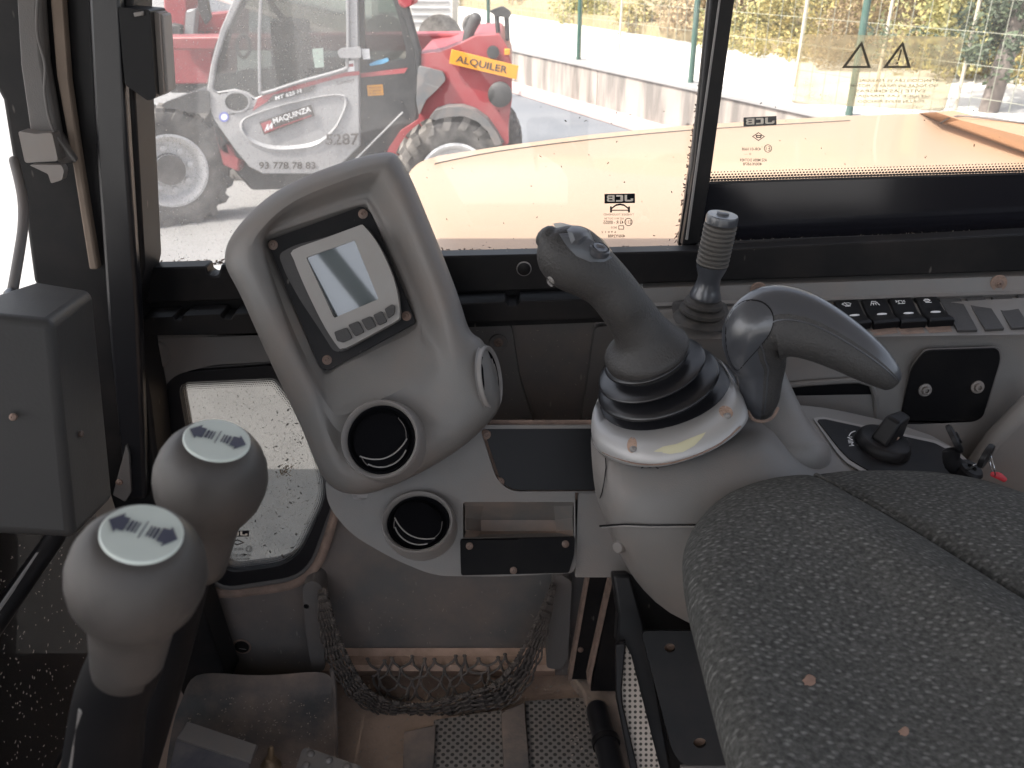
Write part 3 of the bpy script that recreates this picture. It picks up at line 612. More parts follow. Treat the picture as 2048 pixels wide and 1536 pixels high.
# pod foot tab
MB().plate(rnd([(700, 984), (738, 984), (732, 1000), (708, 1000)], 6), pD(1.16), .01).build('foot_tab', M_greyL, pod, bevel=.001)
M_ventK = mat('vent_black', (.005, .005, .006), .7, spec=.03)
M_plateK = mat('black_cover_plate', (.007, .007, .008), .55, spec=.08, dust=.08, dcol=(.08, .07, .06), ds=14)
def vent(parent, px, py, t, r_px, n, name='air_vent', rot=0, lip=.016, back=.03, sq=1.0):
    c = D(px, py, t); r = r_px*t/F; n = Vector(n)
    v = MB().lathe([(r*1.06, -back), (r*1.0, lip*.1), (r, lip*.4), (r*.985, lip*.85), (r*.95, lip), (r*.91, lip*.85), (r*.865, lip*.5), (r*.855, .002)], c, n, 56, sq=sq, cap0=True, cap1=False).build(name, M_greyL, parent)
    MB().lathe([(r*.86, lip*.25), (r*.84, lip*.45), (r*.80, lip*.4), (r*.77, .003), (r*.74, .001), (0, .001)], c, n, 56, sq=sq, cap0=False, cap1=False).build('vent_barrel', M_ventK, v)
    x = (RT*math.cos(rot)+UP*math.sin(rot)); x = (x-n*x.dot(n)).normalized(); y = n.cross(x)
    def f(a, b, h=0): return c+x*a*r+y*b*r*(sq*1.0)+n*h
    cap = [f(.70*math.cos(a), .70*math.sin(a), lip*.28+.003*(1-abs(math.sin(a)))) for a in [2*math.pi*i/40 for i in range(40)]]
    mb = MB().loft([[f(.70*math.cos(a), .70*math.sin(a), .0) for a in [2*math.pi*i/40 for i in range(40)]], cap, [f(.62*math.cos(a), .62*math.sin(a), lip*.5) for a in [2*math.pi*i/40 for i in range(40)]], [f(.3*math.cos(a), .3*math.sin(a), lip*.55) for a in [2*math.pi*i/40 for i in range(40)]]]); mb.build('vent_flap', M_ventK, v)
    MB().sweep([f(a, -.22-.26*(1-(a/.62)**2), lip*.6) for a in [-.62+i*.124 for i in range(11)]], .0009, n=6, k=2).build('louvre_line', M_greyL, v)
    MB().sweep([f(a, -math.sqrt(max(0, .47-a*a)), lip*.42) for a in [-.5+i*.1 for i in range(11)]], .0009, n=6, k=2).build('louvre_line', M_greyL, v)
    MB().sweep([f(.60, -.22, lip*.5), f(.66, .06, lip*.45), f(.58, .36, lip*.45)], .0006, n=6, k=3).build('louvre_line', M_greyD, v)
    MB().sweep([f(-.60, -.22, lip*.5), f(-.58, -.36, lip*.5), f(-.52, -.5, lip*.4)], .0006, n=6, k=3).build('louvre_line', M_greyD, v)
    return v
vent(pod, 765, 880, t0-.012, 80, nrm(.985, -.5, .8), rot=.35)
vent(pod, 976, 757, t0+.032, 66, nrm(.30, 1.0, .12), rot=1.2, lip=.006, back=.001)
# ---- display unit
disp = thing('display_unit', 'rounded grey display unit with square screen and five soft buttons in the pod', 'display', D(700, 700, 1.13))
def pS(t): return pD(t)
MB().plate(rnd([(533, 482), (724, 412), (742, 425), (832, 645), (655, 742), (640, 735)], 8), pS(t0+.025), .006).build('mounting_plate', M_blackM, disp, bevel=.001)
for u, v in ((546, 490), (726, 428), (813, 632), (654, 720)): screw(disp, D(u, v, t0+.0245), -FW, .0062)
MB().plate(rnd([(556, 508), (590, 490), (735, 452), (772, 512), (800, 590), (800, 640), (690, 702), (668, 704), (640, 660), (600, 600), (572, 550)], 14), pS(t0+.0155), .02).build('housing', M_btn, disp, bevel=.004, seg=3)
bz = cr([(586, 500), (650, 476), (715, 452), (722, 450), (728, 452), (752, 482), (772, 520), (788, 560), (797, 600), (799, 632), (792, 642), (750, 665), (700, 692), (684, 697), (676, 694), (650, 655), (622, 600), (602, 556), (588, 520)], 3)
scr = [(612, 515), (709, 481), (757, 598), (668, 636)]
MB().plate([tuple(p)[:2] for p in bz], pS(t0-.001), .016, holes=[rnd(scr, 3, 2)]).build('bezel', M_bezel, disp, bevel=.0016, seg=2)
MB().plate([(606, 510), (714, 476), (763, 602), (666, 642)], plane(D(690, 560, t0+.0062), (-FW-UP*.13).normalized()), .002).build('screen', M_lcd, disp)
for k, pts in enumerate([[(668, 664), (693, 655), (704, 676), (685, 685), (674, 682)], [(696, 650), (716, 642), (728, 664), (710, 673)], [(722, 640), (741, 632), (752, 652), (734, 661)], [(746, 630), (763, 622), (774, 643), (757, 651)], [(769, 618), (784, 608), (790, 612), (788, 628), (776, 637)]]):
    MB().plate(rnd(pts, 3, 3), pS(t0-.006), .008).build('button', M_btn, disp, bevel=.0014, seg=2)

# ---- lower console below the pod
lc = thing('lower_console', 'lower grey console with round vent, storage tray and black cover plates', 'console', D(930, 1150, 1.2))
tl = 1.16
body = [(650, 960), (720, 940), (900, 850), (965, 850), (1195, 850), (1195, 985), (1150, 985), (1152, 1130), (1146, 1146), (1000, 1153), (870, 1152), (790, 1120), (700, 1068), (655, 1010)]
body = rnd(body, [10, 5, 5, 5, 1, 1, 1, 1, 14, 5, 30, 40, 40, 25], 5)
rec = rnd([(958, 856), (1200, 856), (1200, 984), (1030, 984), (1000, 972)], [14, 1, 1, 25, 25], 5)[::1]
holeA = rnd([(960, 858), (1192, 857), (1192, 983), (1022, 983), (993, 960)], [12, 1, 1, 18, 18], 4)
holeB = rnd([(926, 1004), (1148, 1004), (1148, 1074), (926, 1076)], 5, 3)
ob = MB().plate(body, pD(tl), .05, holes=[holeA, holeB]).build('console_body', M_grey, lc, bevel=.007, seg=3)
MB().plate([(940, 840), (1215, 840), (1215, 1000), (940, 1000)], pD(tl+.012), .004).build('cover_backing', M_dirtD, lc)
MB().plate(rnd([(966, 856), (1195, 856), (1195, 980), (1028, 980), (1003, 966)], [14, 1, 1, 18, 14], 4), pD(tl+.006), .005).build('upper_cover_plate', M_blackG, lc, bevel=.001)
screw(lc, D(972, 869, tl+.004), -FW, .0065); screw(lc, D(1000, 964, tl+.004), -FW, .0060)
# tray: back, floor, cheeks
mb = MB().loft([[D(u, v, t) for u, v, t in r] for r in (
    [(924, 1002, tl+.002), (962, 1002, tl+.002), (1105, 1002, tl+.002), (1149, 1002, tl+.002)],
    [(930, 1012, tl+.006), (966, 1012, tl+.018), (1108, 1012, tl+.018), (1146, 1012, tl+.006)],
    [(932, 1035, tl+.008), (962, 1040, tl+.045), (1110, 1040, tl+.045), (1145, 1035, tl+.008)],
    [(932, 1060, tl+.008), (962, 1062, tl+.040), (1112, 1062, tl+.040), (1146, 1060, tl+.008)],
    [(928, 1080, tl+.004), (958, 1080, tl+.006), (1118, 1080, tl+.006), (1148, 1080, tl+.004)])], closed=False, cap1=False)
mb.build('storage_tray', mat('tray_plastic', (.15, .143, .135), .5, dust=.8, dcol=(.36, .25, .19), ds=9, updust=.35), lc, smooth=30)
MB().plate(rnd([(920, 1079), (1150, 1074), (1148, 1110), (1138, 1146), (922, 1151)], 5, 3), pD(tl-.006), .006).build('lower_cover_plate', M_plateK, lc, bevel=.0012)
for u, v in ((939, 1092), (1131, 1088), (1027, 1141)): screw(lc, D(u, v, tl-.007), -FW, .0048)
vent(lc, 838, 1047, tl-.012, 73, nrm(.93, -.1, 1), rot=-.5, sq=.86)
MB().plate(rnd([(1156, 986), (1215, 986), (1268, 1155), (1150, 1155)], 3, 2), pD(tl+.004), .04).build('side_filler_panel', M_grey, lc, bevel=.003)

# ---- storage net hanging low on the wall
net = thing('storage_net', 'sagging dark cord storage net hung between two posts near the floor', 'net', P(860, 1440, 1.1))
def nt_pt(u, v, d): return P(u, v, 1.175-d)
spine = cr([(644, 1180, 0), (652, 1240, 0), (668, 1300, 0), (692, 1350, 0), (724, 1392, 0), (775, 1418, 0), (850, 1428, 0), (930, 1412, 0), (1000, 1392, 0), (1040, 1352, 0), (1070, 1290, 0), (1092, 1225, 0), (1108, 1172, 0)], 8, closed=False)
m = len(spine)
def wid(s): return (5+23*math.sin(math.pi*min(1, s*1.02))**.8)*(.85+.25*math.sin(9*s+1))
def band(o, ph=0, amp=0.0):
    out = []
    for i, p in enumerate(spine):
        s = i/(m-1); t = (spine[min(i+1, m-1)]-spine[max(i-1, 0)]).normalized(); nn = Vector((-t.y, t.x))
        off = (o+amp*math.sin(i*1.15+ph))*wid(s)
        out.append(nt_pt(p.x+nn.x*off, p.y+nn.y*off, .012+.03*math.sin(math.pi*s)+.006*math.sin(i*1.7+ph)))
    return out
cords = MB()
for k in range(11):
    o = -.95+k*.19
    cords.sweep(band(o, k*math.pi, .16), .0018, n=5, k=1, smooth=False)
tag(cords.build('bunched_mesh', M_net, net), kind='stuff')
hem = MB()
for ph in (0, 2.1, 4.2):
    pts = []
    for i, p in enumerate(cr([tuple(q) for q in band(-1.0)], 3, closed=False)):
        pts.append(p+RT*.0022*math.cos(i*.9+ph)+UP*.0022*math.sin(i*.9+ph))
    hem.sweep(pts, .0021, n=6, k=1, smooth=False)
hem.build('twisted_hem', M_net, net)
web = MB(); band2 = MB()
cols, rows = 11, 6
def wp(i, j):
    a = i/cols; f = j/(rows-1)
    u = 735+310*a+ (8*math.sin(i*2.3+j)); v0 = 1318-6*a; s = a
    vb = 1415+12*math.sin(math.pi*a)-34*max(0, a-.45)*2
    uu = u+(0 if j % 2 == 0 else 14); return nt_pt(uu+f*(-20+30*(1-a)), v0+(vb-v0)*f+4*math.sin(i*1.7+j*2.2), -.012+.03*f)
for i in range(cols):
    for j in range(rows-1):
        if j % 2 == 0: prs = ((i, i), (i, i-1))
        else: prs = ((i, i), (i, i+1))
        for a, b in prs:
            if 0 <= b < cols: 
                A_, B_ = wp(a, j), wp(b, j+1); M_ = (A_+B_)/2+Vector(((A_.x-B_.x)*.25+random.uniform(-.001, .001), -.002, (B_.z-A_.z)*.0+random.uniform(-.002, .002)))
                web.sweep([A_, M_, B_], .0024, n=5, k=2)
        web.lathe([(0, -.0036), (.0042, 0), (0, .0036)], wp(i, j), (0, 1, 0), 6, cap0=False, cap1=False)
tag(web.build('open_mesh', M_net, net), kind='stuff')
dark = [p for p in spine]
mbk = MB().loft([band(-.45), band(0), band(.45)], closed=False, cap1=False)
mbk.build('folded_backing', mat('dark_net_cloth', (.03, .026, .024), .95, dust=.6, dcol=(.12, .09, .075), ds=60), net)  # dark strip behind the bunched cords

# ---- floor fittings
rp = thing('rubber_foot_pad', 'large worn grey rubber floor pad by the front pedals', 'floor pad', G(520, 1500, .9))
MB().loft([[G(u, v, z) for u, v, z in r] for r in (
  [(380, 1340, 1.0), (470, 1350, 1.0), (560, 1352, 1.0), (664, 1336, .99)],
  [(366, 1400, .99), (470, 1395, .985), (560, 1382, .98), (668, 1378, .965)],
  [(352, 1420, .975), (470, 1415, .97), (560, 1398, .965), (669, 1386, .955)],
  [(335, 1500, .95), (440, 1500, .945), (560, 1500, .94), (671, 1490, .93)],
  [(320, 1640, .93), (440, 1640, .93), (560, 1640, .925), (673, 1640, .92)])], closed=False, cap1=False).build('pad_sheet', M_rubbermat, rp, smooth=60, sub=2)
MB().sweep([G(664, 1337, .99), G(668, 1380, .962), G(671, 1490, .93), G(673, 1640, .92)], .0045, n=8).build('pad_edge', M_rubbermat, rp)
fm = thing('perforated_floor_mat', 'dusty perforated floor mat left of the broad dark rib', 'mat', G(930, 1540, .905))
MB().plate([(868, 1440), (1003, 1420), (1012, 1700), (852, 1700)], pG(.915), .01, d=(0, 0, -1)).build('mat_sheet', M_perf, fm)
MB().plate([(808, 1462), (872, 1448), (858, 1700), (800, 1700)], pG(.922), .02, d=(0, 0, -1)).build('mat_border', M_rubbermat, fm, bevel=.003)
fm2 = thing('perforated_floor_mat', 'dusty perforated floor mat right of the broad dark rib', 'mat', G(1120, 1540, .905))
MB().plate([(1050, 1402), (1178, 1394), (1240, 1700), (1070, 1700)], pG(.915), .01, d=(0, 0, -1)).build('mat_sheet', M_perf, fm2)
MB().plate([(1002, 1422), (1048, 1402), (1072, 1700), (1014, 1700)], pG(.924), .02, d=(0, 0, -1)).build('mat_rib', M_rubbermat, fm2, bevel=.004)
pd = thing('studded_pedal', 'pale worn metal pedal with round studs at the bottom edge', 'pedal', G(660, 1560, .95))
MB().plate(rnd([(606, 1492), (730, 1534), (740, 1640), (560, 1640)], 14, 4), pG(1.0), .012, d=(0, 0, -1)).build('pedal_plate', M_steel, pd, bevel=.004, seg=3)
for u, v in ((622, 1508), (658, 1521), (694, 1534), (612, 1531), (650, 1545), (605, 1555)):
    MB().lathe([(.0062, 0), (.0058, .002), (.004, .0038), (0, .0044)], G(u, v, 1.0), (0, 0, 1), 18, cap0=False, cap1=False).build('stud', M_steel, pd)
MB().sweep([G(640, 1560, .985), G(640, 1560, .91)], .012, n=10, k=1).build('pedal_stem', M_blackM, pd)
p2 = thing('flat_pedal', 'scuffed dark pedal plate with a pale folded edge beside the near lever', 'pedal', G(430, 1560, .95))
MB().plate([(374, 1442), (516, 1490), (500, 1524), (352, 1476)], pG(1.03), .006, d=(0, 0, -1)).build('folded_edge', M_steel, p2, bevel=.002)
MB().plate([(352, 1477), (500, 1525), (480, 1700), (300, 1700)], pG(1.026), .008, d=(0, 0, -1)).build('pedal_plate', mat('scuffed_blue_grey', (.07, .07, .085), .5, dust=.9, dcol=(.24, .21, .19), ds=10), p2, bevel=.002)
MB().sweep([G(420, 1560, 1.02), G(420, 1560, .91)], .014, n=10, k=1).build('pedal_stem', M_blackM, p2)
bt = thing('small_brass_fitting', 'small tarnished brass fitting between the two pedals', 'fitting', G(540, 1530, .93))
MB().lathe([(.016, -.02), (.016, 0), (.012, .004), (.009, .012), (.005, .014), (.005, .03), (.003, .036), (0, .037)], G(542, 1530, .96), (0.1, .1, 1), 20).build('fitting_body', mat('tarnished_brass', (.28, .20, .12), .5, metal=.6, dust=.5), bt)

M_grit = mat('pale_grit', (.30, .25, .21), .95)
gr = MB()
for k in range(420):
    u = random.uniform(560, 1240); v = random.uniform(1350, 1530); fleck(gr, G(u, v, .934 if u > 1140 else .902), random.uniform(.0012, .005), random.uniform(.0008, .003), (0, 0, 1), .0012)
for k in range(160):
    u = random.uniform(360, 665); v = random.uniform(1390, 1530); fleck(gr, G(u, v, 1.0-(v-1340)*.00033+.004), random.uniform(.001, .003), random.uniform(.0006, .002), (0, -.3, 1), .001)
tag(gr.build('floor_grit', M_grit, None, smooth=0), 'pale grit and crumbs of dry mud scattered over the cab floor', 'grit', kind='stuff')
sw_ = MB()
for k in range(120):
    u = random.uniform(420, 1100); v = random.uniform(1180, 1300) if u > 640 else random.uniform(1190, 1340)
    fleck(sw_, P(u, v, 1.2238), random.uniform(.0008, .005), random.uniform(.0003, .0009), (0, -1, 0), .0004)
for k in range(60): fleck(sw_, P(random.uniform(940, 1190), random.uniform(660, 840), 1.2035), random.uniform(.0008, .003), random.uniform(.0003, .0007), (0, -1, 0), .0004)
tag(sw_.build('scuff_marks', M_grit, wall, smooth=0), kind='stuff')
# ---- seat base
sb = thing('seat_base', 'black painted steel seat base with a holed mounting plate and side grille', 'seat base', D(1320, 1500, 1.1))
MB().plate([(1243, 1150), (1700, 1150), (1760, 1700), (1400, 1700), (1345, 1600), (1290, 1300)], pD(1.16), .05).build('base_side', M_blackM, sb)
MB().plate([(1225, 1150), (1262, 1150), (1300, 1290), (1372, 1700), (1335, 1700), (1250, 1285), (1232, 1290), (1236, 1230)], pD(1.10), .03).build('base_frame', M_blackM, sb, bevel=.004)
MB().plate(rnd([(1282, 1262), (1640, 1262), (1720, 1700), (1600, 1532), (1362, 1530), (1340, 1500)], [12, 1, 1, 1, 22, 14], 4), pD(1.04), .006).build('mounting_plate', M_blackM, sb, bevel=.002) if 0 else None
hp = [ell(1340, 1296, 11, 9, 0, 20), ell(1400, 1486, 13, 10, 0, 20)]
MB().plate(rnd([(1282, 1262), (1600, 1262), (1600, 1531), (1364, 1531), (1344, 1500)], [14, 1, 1, 24, 14], 4), pD(1.04), .006, holes=hp).build('mounting_plate', M_blackM, sb, bevel=.0025)
for cx, cy in ((1340, 1296), (1400, 1486)): MB().plate(ell(cx, cy, 16, 14, 0, 20), pD(1.056), .002).build('dusty_hole', M_dirt, sb, smooth=0)
MB().plate([(1360, 1534), (1620, 1528), (1620, 1700), (1420, 1700)], pD(1.05), .01).build('lower_flange', M_greyD, sb, bevel=.003)
MB().plate([(1252, 1292), (1262, 1310), (1336, 1600), (1290, 1600), (1242, 1405), (1243, 1360)], pD(1.085), .004).build('grille', M_grille, sb)
MB().plate([(1232, 1290), (1252, 1285), (1244, 1380), (1246, 1410), (1300, 1640), (1280, 1640), (1233, 1400)], pD(1.075), .012).build('grille_frame', M_blackM, sb, bevel=.002)
up1 = thing('steel_upright', 'black steel upright nearer the net with brown dusty edges', 'upright', P(1160, 1360, 1.15))
MB().plate([(1178, 1150), (1222, 1150), (1181, 1362), (1141, 1360)], pP(1.165), .03).build('strip', M_blackM, up1, bevel=.003)
MB().plate([(1174, 1150), (1180, 1150), (1143, 1362), (1136, 1360)], pP(1.16), .02).build('dusty_edge', M_dirtD, up1)
screw(up1, P(1161, 1300, 1.163), (0, -1, 0), .005)
up2 = thing('steel_upright', 'black steel upright nearer the seat base with brown dusty edges', 'upright', P(1210, 1385, 1.12))
MB().plate([(1226, 1150), (1268, 1150), (1238, 1384), (1181, 1384)], pP(1.14), .03).build('strip', M_blackM, up2, bevel=.003)
MB().plate([(1221, 1150), (1228, 1150), (1184, 1350), (1180, 1384), (1174, 1360)], pP(1.135), .02).build('dusty_edge', M_dirtD, up2)
rod = thing('floor_bar', 'thick black round bar lying along the floor by the perforated mat', 'bar', G(1215, 1540, .92))
MB().sweep([G(1194, 1420, .935), G(1215, 1500, .935), G(1250, 1640, .935)], [.019, .02, .021], n=20).build('bar', M_rubber, rod)
MB().sweep([G(1210, 1480, .935), G(1213, 1490, .935)], .0235, n=20, k=2, cap=False).build('collar', M_blackM, rod)
MB().plate([(1140, 1345), (1260, 1372), (1300, 1700), (1240, 1700), (1180, 1420), (1165, 1380)], pG(.93), .03, d=(0, 0, -1)).build('floor_step', mat('dusty_step', (.12, .10, .09), .8, dust=.9, dcol=(.36, .27, .21), ds=9, thr=.45), kind='structure', bevel=.004)
# ================================================================ RIGHT SIDE: switch console, joystick console, levers
from mathutils.bvhtree import BVHTree
def bvh(mb): return BVHTree.FromPolygons([tuple(v) for v in mb.v], mb.f)
def hit(tree, u, v, off=.0015, dflt=1.0):
    r = ray(u, v).normalized(); h = tree.ray_cast(CO, r)
    return (h[0]-r*off) if h[0] is not None else D(u, v, dflt)
def decal(tree, px, name, m, parent, off=.0015, cen=None, smooth=40, lift=0):
    c = cen or (sum(p[0] for p in px)/len(px), sum(p[1] for p in px)/len(px)); mb = MB()
    mid = [((p[0]+c[0])/2, (p[1]+c[1])/2) for p in px]
    mb.loft([[hit(tree, *p, off*.4) for p in px], [hit(tree, *p, off) for p in mid], [hit(tree, c[0]+(p[0]-c[0])*.1, c[1]+(p[1]-c[1])*.1, off+lift) for p in px]])
    return mb.build(name, m, parent, smooth=smooth)
sc = thing('switch_console', 'grey side console under the rear pane carrying the row of switches', 'console', P(1700, 900, 1.1))
rows = [(556, 527, 1.185), (566, 537, 1.185), (572, 544, 1.176), (577, 550, 1.155), (606, 578, 1.148), (613, 585, 1.142), (617, 590, 1.145), (622, 596, 1.138), (640, 592, 1.13), (672, 660, 1.065), (680, 668, 1.058), (690, 680, 1.062), (760, 742, 1.055), (1010, 1010, 1.02)]
mb = MB().loft([[P(1286+(2110-1286)*k/8, a+(b-a)*k/8, Y) for k in range(13)] for a, b, Y in rows], closed=False, cap1=False)
mb.loft([[P(1286, a, Y), P(1276, a+4, Y+.02), P(1270, a+6, Y+.09)] for a, b, Y in rows], closed=False, cap1=False)
SCT = bvh(mb); mb.build('console_shell', M_grey, sc, smooth=35)
MB().plate(rnd([(1572, 772), (1744, 768), (1744, 858), (1600, 858)], 10), pP(1.05), .004).build('recess_shade_plate', M_blackG, sc)  # black plate paints the shade inside a recess
MB().sweep([P(1560, 772, 1.047), P(1650, 764, 1.047), P(1742, 768, 1.047), P(1750, 850, 1.047)], .004, n=8, k=3).build('opening_lip', M_grey, sc)
bp = [(1852, 702), (1998, 697), (2001, 720), (1966, 835), (1948, 844), (1812, 850), (1802, 836), (1824, 738)]
MB().plate(rnd([(u+(u-1900)*.03, v+(v-775)*.03) for u, v in bp], 10), pP(1.046), .004).build('plate_recess', M_greyD, sc, bevel=.001)
MB().plate(rnd(bp, 14, 4), pP(1.042), .004).build('cover_plate', M_plateK, sc, bevel=.001)
for u, v in ((1850, 780), (1955, 774)):
    MB().lathe([(.009, 0), (.0085, .0015), (.0055, .002), (.0055, .005), (.0045, .006), (.003, .006), (.003, .002)], P(u, v, 1.04), (0, -1, .2), 20, cap0=False).build('cover_bolt', M_steel, sc)
for u, v in ((1998, 567), (1517, 581)):
    MB().lathe([(.012, -.001), (.0105, .0012), (.008, .0005), (0, .0005)], hit(SCT, u, v, .001), (0, -1, .15), 22, cap0=False, cap1=False).build('screw_cup', M_dirtD, sc); screw(sc, hit(SCT, u, v, .001), (0, -1, .15), .0062)
MB().plate([(1990, 880), (2110, 760), (2110, 1000), (1900, 1010)], pP(.985), .03).build('side_bulge', M_grey, sc, bevel=.012, seg=4)
# switch row
def q4(qd, f=0): return [hit(SCT, u, v, f) for u, v in qd]
swn = (hit(SCT, 1800, 660, 0)-hit(SCT, 1800, 605, 0)).cross(RT).normalized()
if swn.dot(FW) > 0: swn = -swn
SW = [[(1666, 609), (1713, 606), (1741, 657), (1694, 663)], [(1721, 606), (1769, 604), (1797, 655), (1746, 660)], [(1775, 603), (1819, 601), (1851, 655), (1800, 658)], [(1827, 601), (1870, 600), (1906, 652), (1856, 655)]]
BL = [[(1876, 601), (1919, 600), (1954, 664), (1914, 665)], [(1930, 600), (1966, 597), (2007, 661), (1970, 663)], [(1981, 597), (2019, 595), (2058, 658), (2022, 660)], [(2032, 594), (2072, 592), (2110, 656), (2072, 658)]]
def lerpq(q, a, b): return q[0]*(1-a)*(1-b)+q[1]*a*(1-b)+q[2]*a*b+q[3]*(1-a)*b
icons = ['wiper', 'work light', 'beacon', 'horn']
desc = ['wiper', 'work light', 'beacon', 'rounded horn']
for i, qd in enumerate(SW):
    q = [hit(SCT, u, v, 0) for u, v in qd]
    t = thing('rocker_switch', 'black rocker switch with white %s symbol and white lens, %s' % (desc[i], ['mostly behind the curved lever', 'second in the row', 'third in the row', 'beside the blank covers'][i]), 'switch', lerpq(q, .5, .5), 'rocker switches on the side console')
    mb = MB(); N_ = 9; rings = []
    prof = [(0, 0), (.0, .005), (.05, .0075), (.25, .0062), (.5, .0045), (.75, .0075), (.93, .0115), (1.0, .010), (1.0, 0)]
    for b, h in prof:
        row = []
        for a in (0, .06, .2, .5, .8, .94, 1):
            sh = .07 if b in (0, 1.0) and a in (0, 1) else 0
            hh = h-(.0012 if a in (0, 1) else 0); row.append(lerpq(q, a, b)+swn*max(0, hh))
        rings.append(row)
    mb.loft(rings, closed=False, cap1=False)
    mb.loft([[r[0] for r in rings], [lerpq(q, 0, b) for b, h in prof]], closed=False, cap1=False); mb.loft([[r[-1] for r in rings], [lerpq(q, 1, b) for b, h in prof]], closed=False, cap1=False)
    mb.build('rocker', M_blackG, t, smooth=50, bevel=.0006)
    c = lerpq(q, .52, .60)+swn*.0064; x = (q[1]-q[0]).normalized(); y = (q[3]-q[0]).normalized()
    MB().loft([[c+x*.0072*math.cos(a)*s+y*.0022*math.sin(a)*s+swn*h for a in [2*math.pi*j/20 for j in range(20)]] for s, h in ((1, -.001), (.9, .0004), (.3, .0009))]).build('lens', M_whitelamp, t)
    o = lerpq(q, .42, .2)+swn*.0074
    def L(pts, w_=.0006): return MB().sweep([o+x*a*.0058+y*b*.0058 for a, b in pts], w_, n=5, k=1, smooth=False)
    if i == 0: ls = [[(-1, -.2), (-.6, -.6), (.6, -.6), (1, -.2), (.6, .4), (-.6, .4), (-1, -.2)], [(-.3, -.9), (.2, .9)], [(-.5, .8), (.6, .8)]]
    elif i == 1: ls = [[(-.7, 0), (-.5, -.7), (.4, -.7), (.7, 0), (-.7, 0)], [(-.8, .3), (-1, .9)], [(-.3, .3), (-.4, .9)], [(.2, .3), (.2, .9)], [(.7, .3), (.9, .9)]]
    elif i == 2: ls = [[(-.5, .7), (-.5, -.5), (.3, -.5), (.3, .7)], [(-.8, .8), (.7, .8)], [(-1.1, -.5), (-.8, -.3)], [(-1.1, .1), (-.8, 0)], [(.6, -.3), (.9, -.5)], [(.6, .1), (.9, .2)]]
    else: ls = [[(-.7, -.2), (-.3, -.7), (.4, -.7), (.7, -.2), (.3, .3), (-.4, .3), (-.7, -.2)], [(-.5, .7), (.7, .7)], [(-.3, -.3), (.5, -.3)], [(0, .3), (0, .7)]]
    mm = MB()
    for l in ls: mm.sweep([o+x*a*.0062+y*b*.0062 for a, b in l], .0005, n=5, k=1, smooth=False)
    mm.build('symbol', M_white, t)
for i, qd in enumerate(BL):
    q = [hit(SCT, u, v, 0) for u, v in qd]; t = MB().slab([[p+swn*.0035 for p in q]], -swn*.005)
    t.build('blank_switch_cover', M_greyD2 if 'M_greyD2' in globals() else M_btn, None, bevel=.0005, label='flat dark blank switch cover, ' + ['next to the rocker switches', 'second from the rocker switches', 'third from the rocker switches', 'cut by the right edge of the photo'][i], cat='switch cover', group='blank covers on the side console')
for i, qd in enumerate(SW[1:]):
    px = [(qd[3][0]-6, qd[3][1]-2), (qd[2][0]-6, qd[2][1]-2), (qd[2][0]-1, qd[2][1]+11), (qd[3][0]+3, qd[3][1]+11)]
    MB().slab([[hit(SCT, u, v, .0008) for u, v in px]], FW*.001).build('dusty_slot', M_dirtD, sc, smooth=0)

# ---- small ribbed lever
sl = thing('ribbed_lever', 'short black lever with ribbed barrel grip and rubber boot under the rear pane', 'lever', D(1398, 650, 1.17))
b0, b1 = D(1400, 640, 1.17), D(1446, 428, 1.10); ax = (b1-b0).normalized(); Ls = (b1-b0).length; s_ = 1.14/F
bz_ = MB().slab([[hit(SCT, u, v, .006) for u, v in rnd([(1342, 604), (1370, 598), (1452, 604), (1466, 652), (1452, 662), (1350, 642)], 8, 3)]], UP*-.004); bz_.build('boot_plate', M_btn, sl, bevel=.003)
pr = [(56, 0), (52, .03), (40, .05), (46, .08), (46, .11), (36, .13), (40, .16), (38, .19), (30, .21), (30, .235), (26, .24)]
MB().lathe([(r*s_, h*Ls) for r, h in pr], b0, ax, 36).build('rubber_boot', mat('dusty_boot', (.03, .028, .026), .7, dust=.6, dcol=(.12, .10, .085), ds=30), sl)
MB().lathe([(r*s_, h*Ls) for r, h in [(32, .23), (32, .25), (27, .30), (23, .37), (23, .42), (29, .50), (31, .54)]], b0, ax, 36).build('lever_neck', M_gloss2, sl)
pr = [(29, .54)]
for k in range(9): a = .545+k*.0415; pr += [(25, a), (32, a+.006), (32, a+.022), (25, a+.030)]
MB().lathe([(r*s_, h*Ls) for r, h in pr], b0, ax, 36).build('ribbed_grip', mat('dusty_ribs', (.10, .092, .082), .7, dust=.5, dcol=(.2, .18, .16), ds=40), sl)
MB().lathe([(r*s_, h*Ls) for r, h in [(28, .915), (31, .92), (31, .975), (29, .995), (12, .997), (12, 1.012), (10, 1.018), (0, 1.018)]], b0, ax, 36, cap0=True, cap1=False).build('top_cap', M_gloss2, sl)

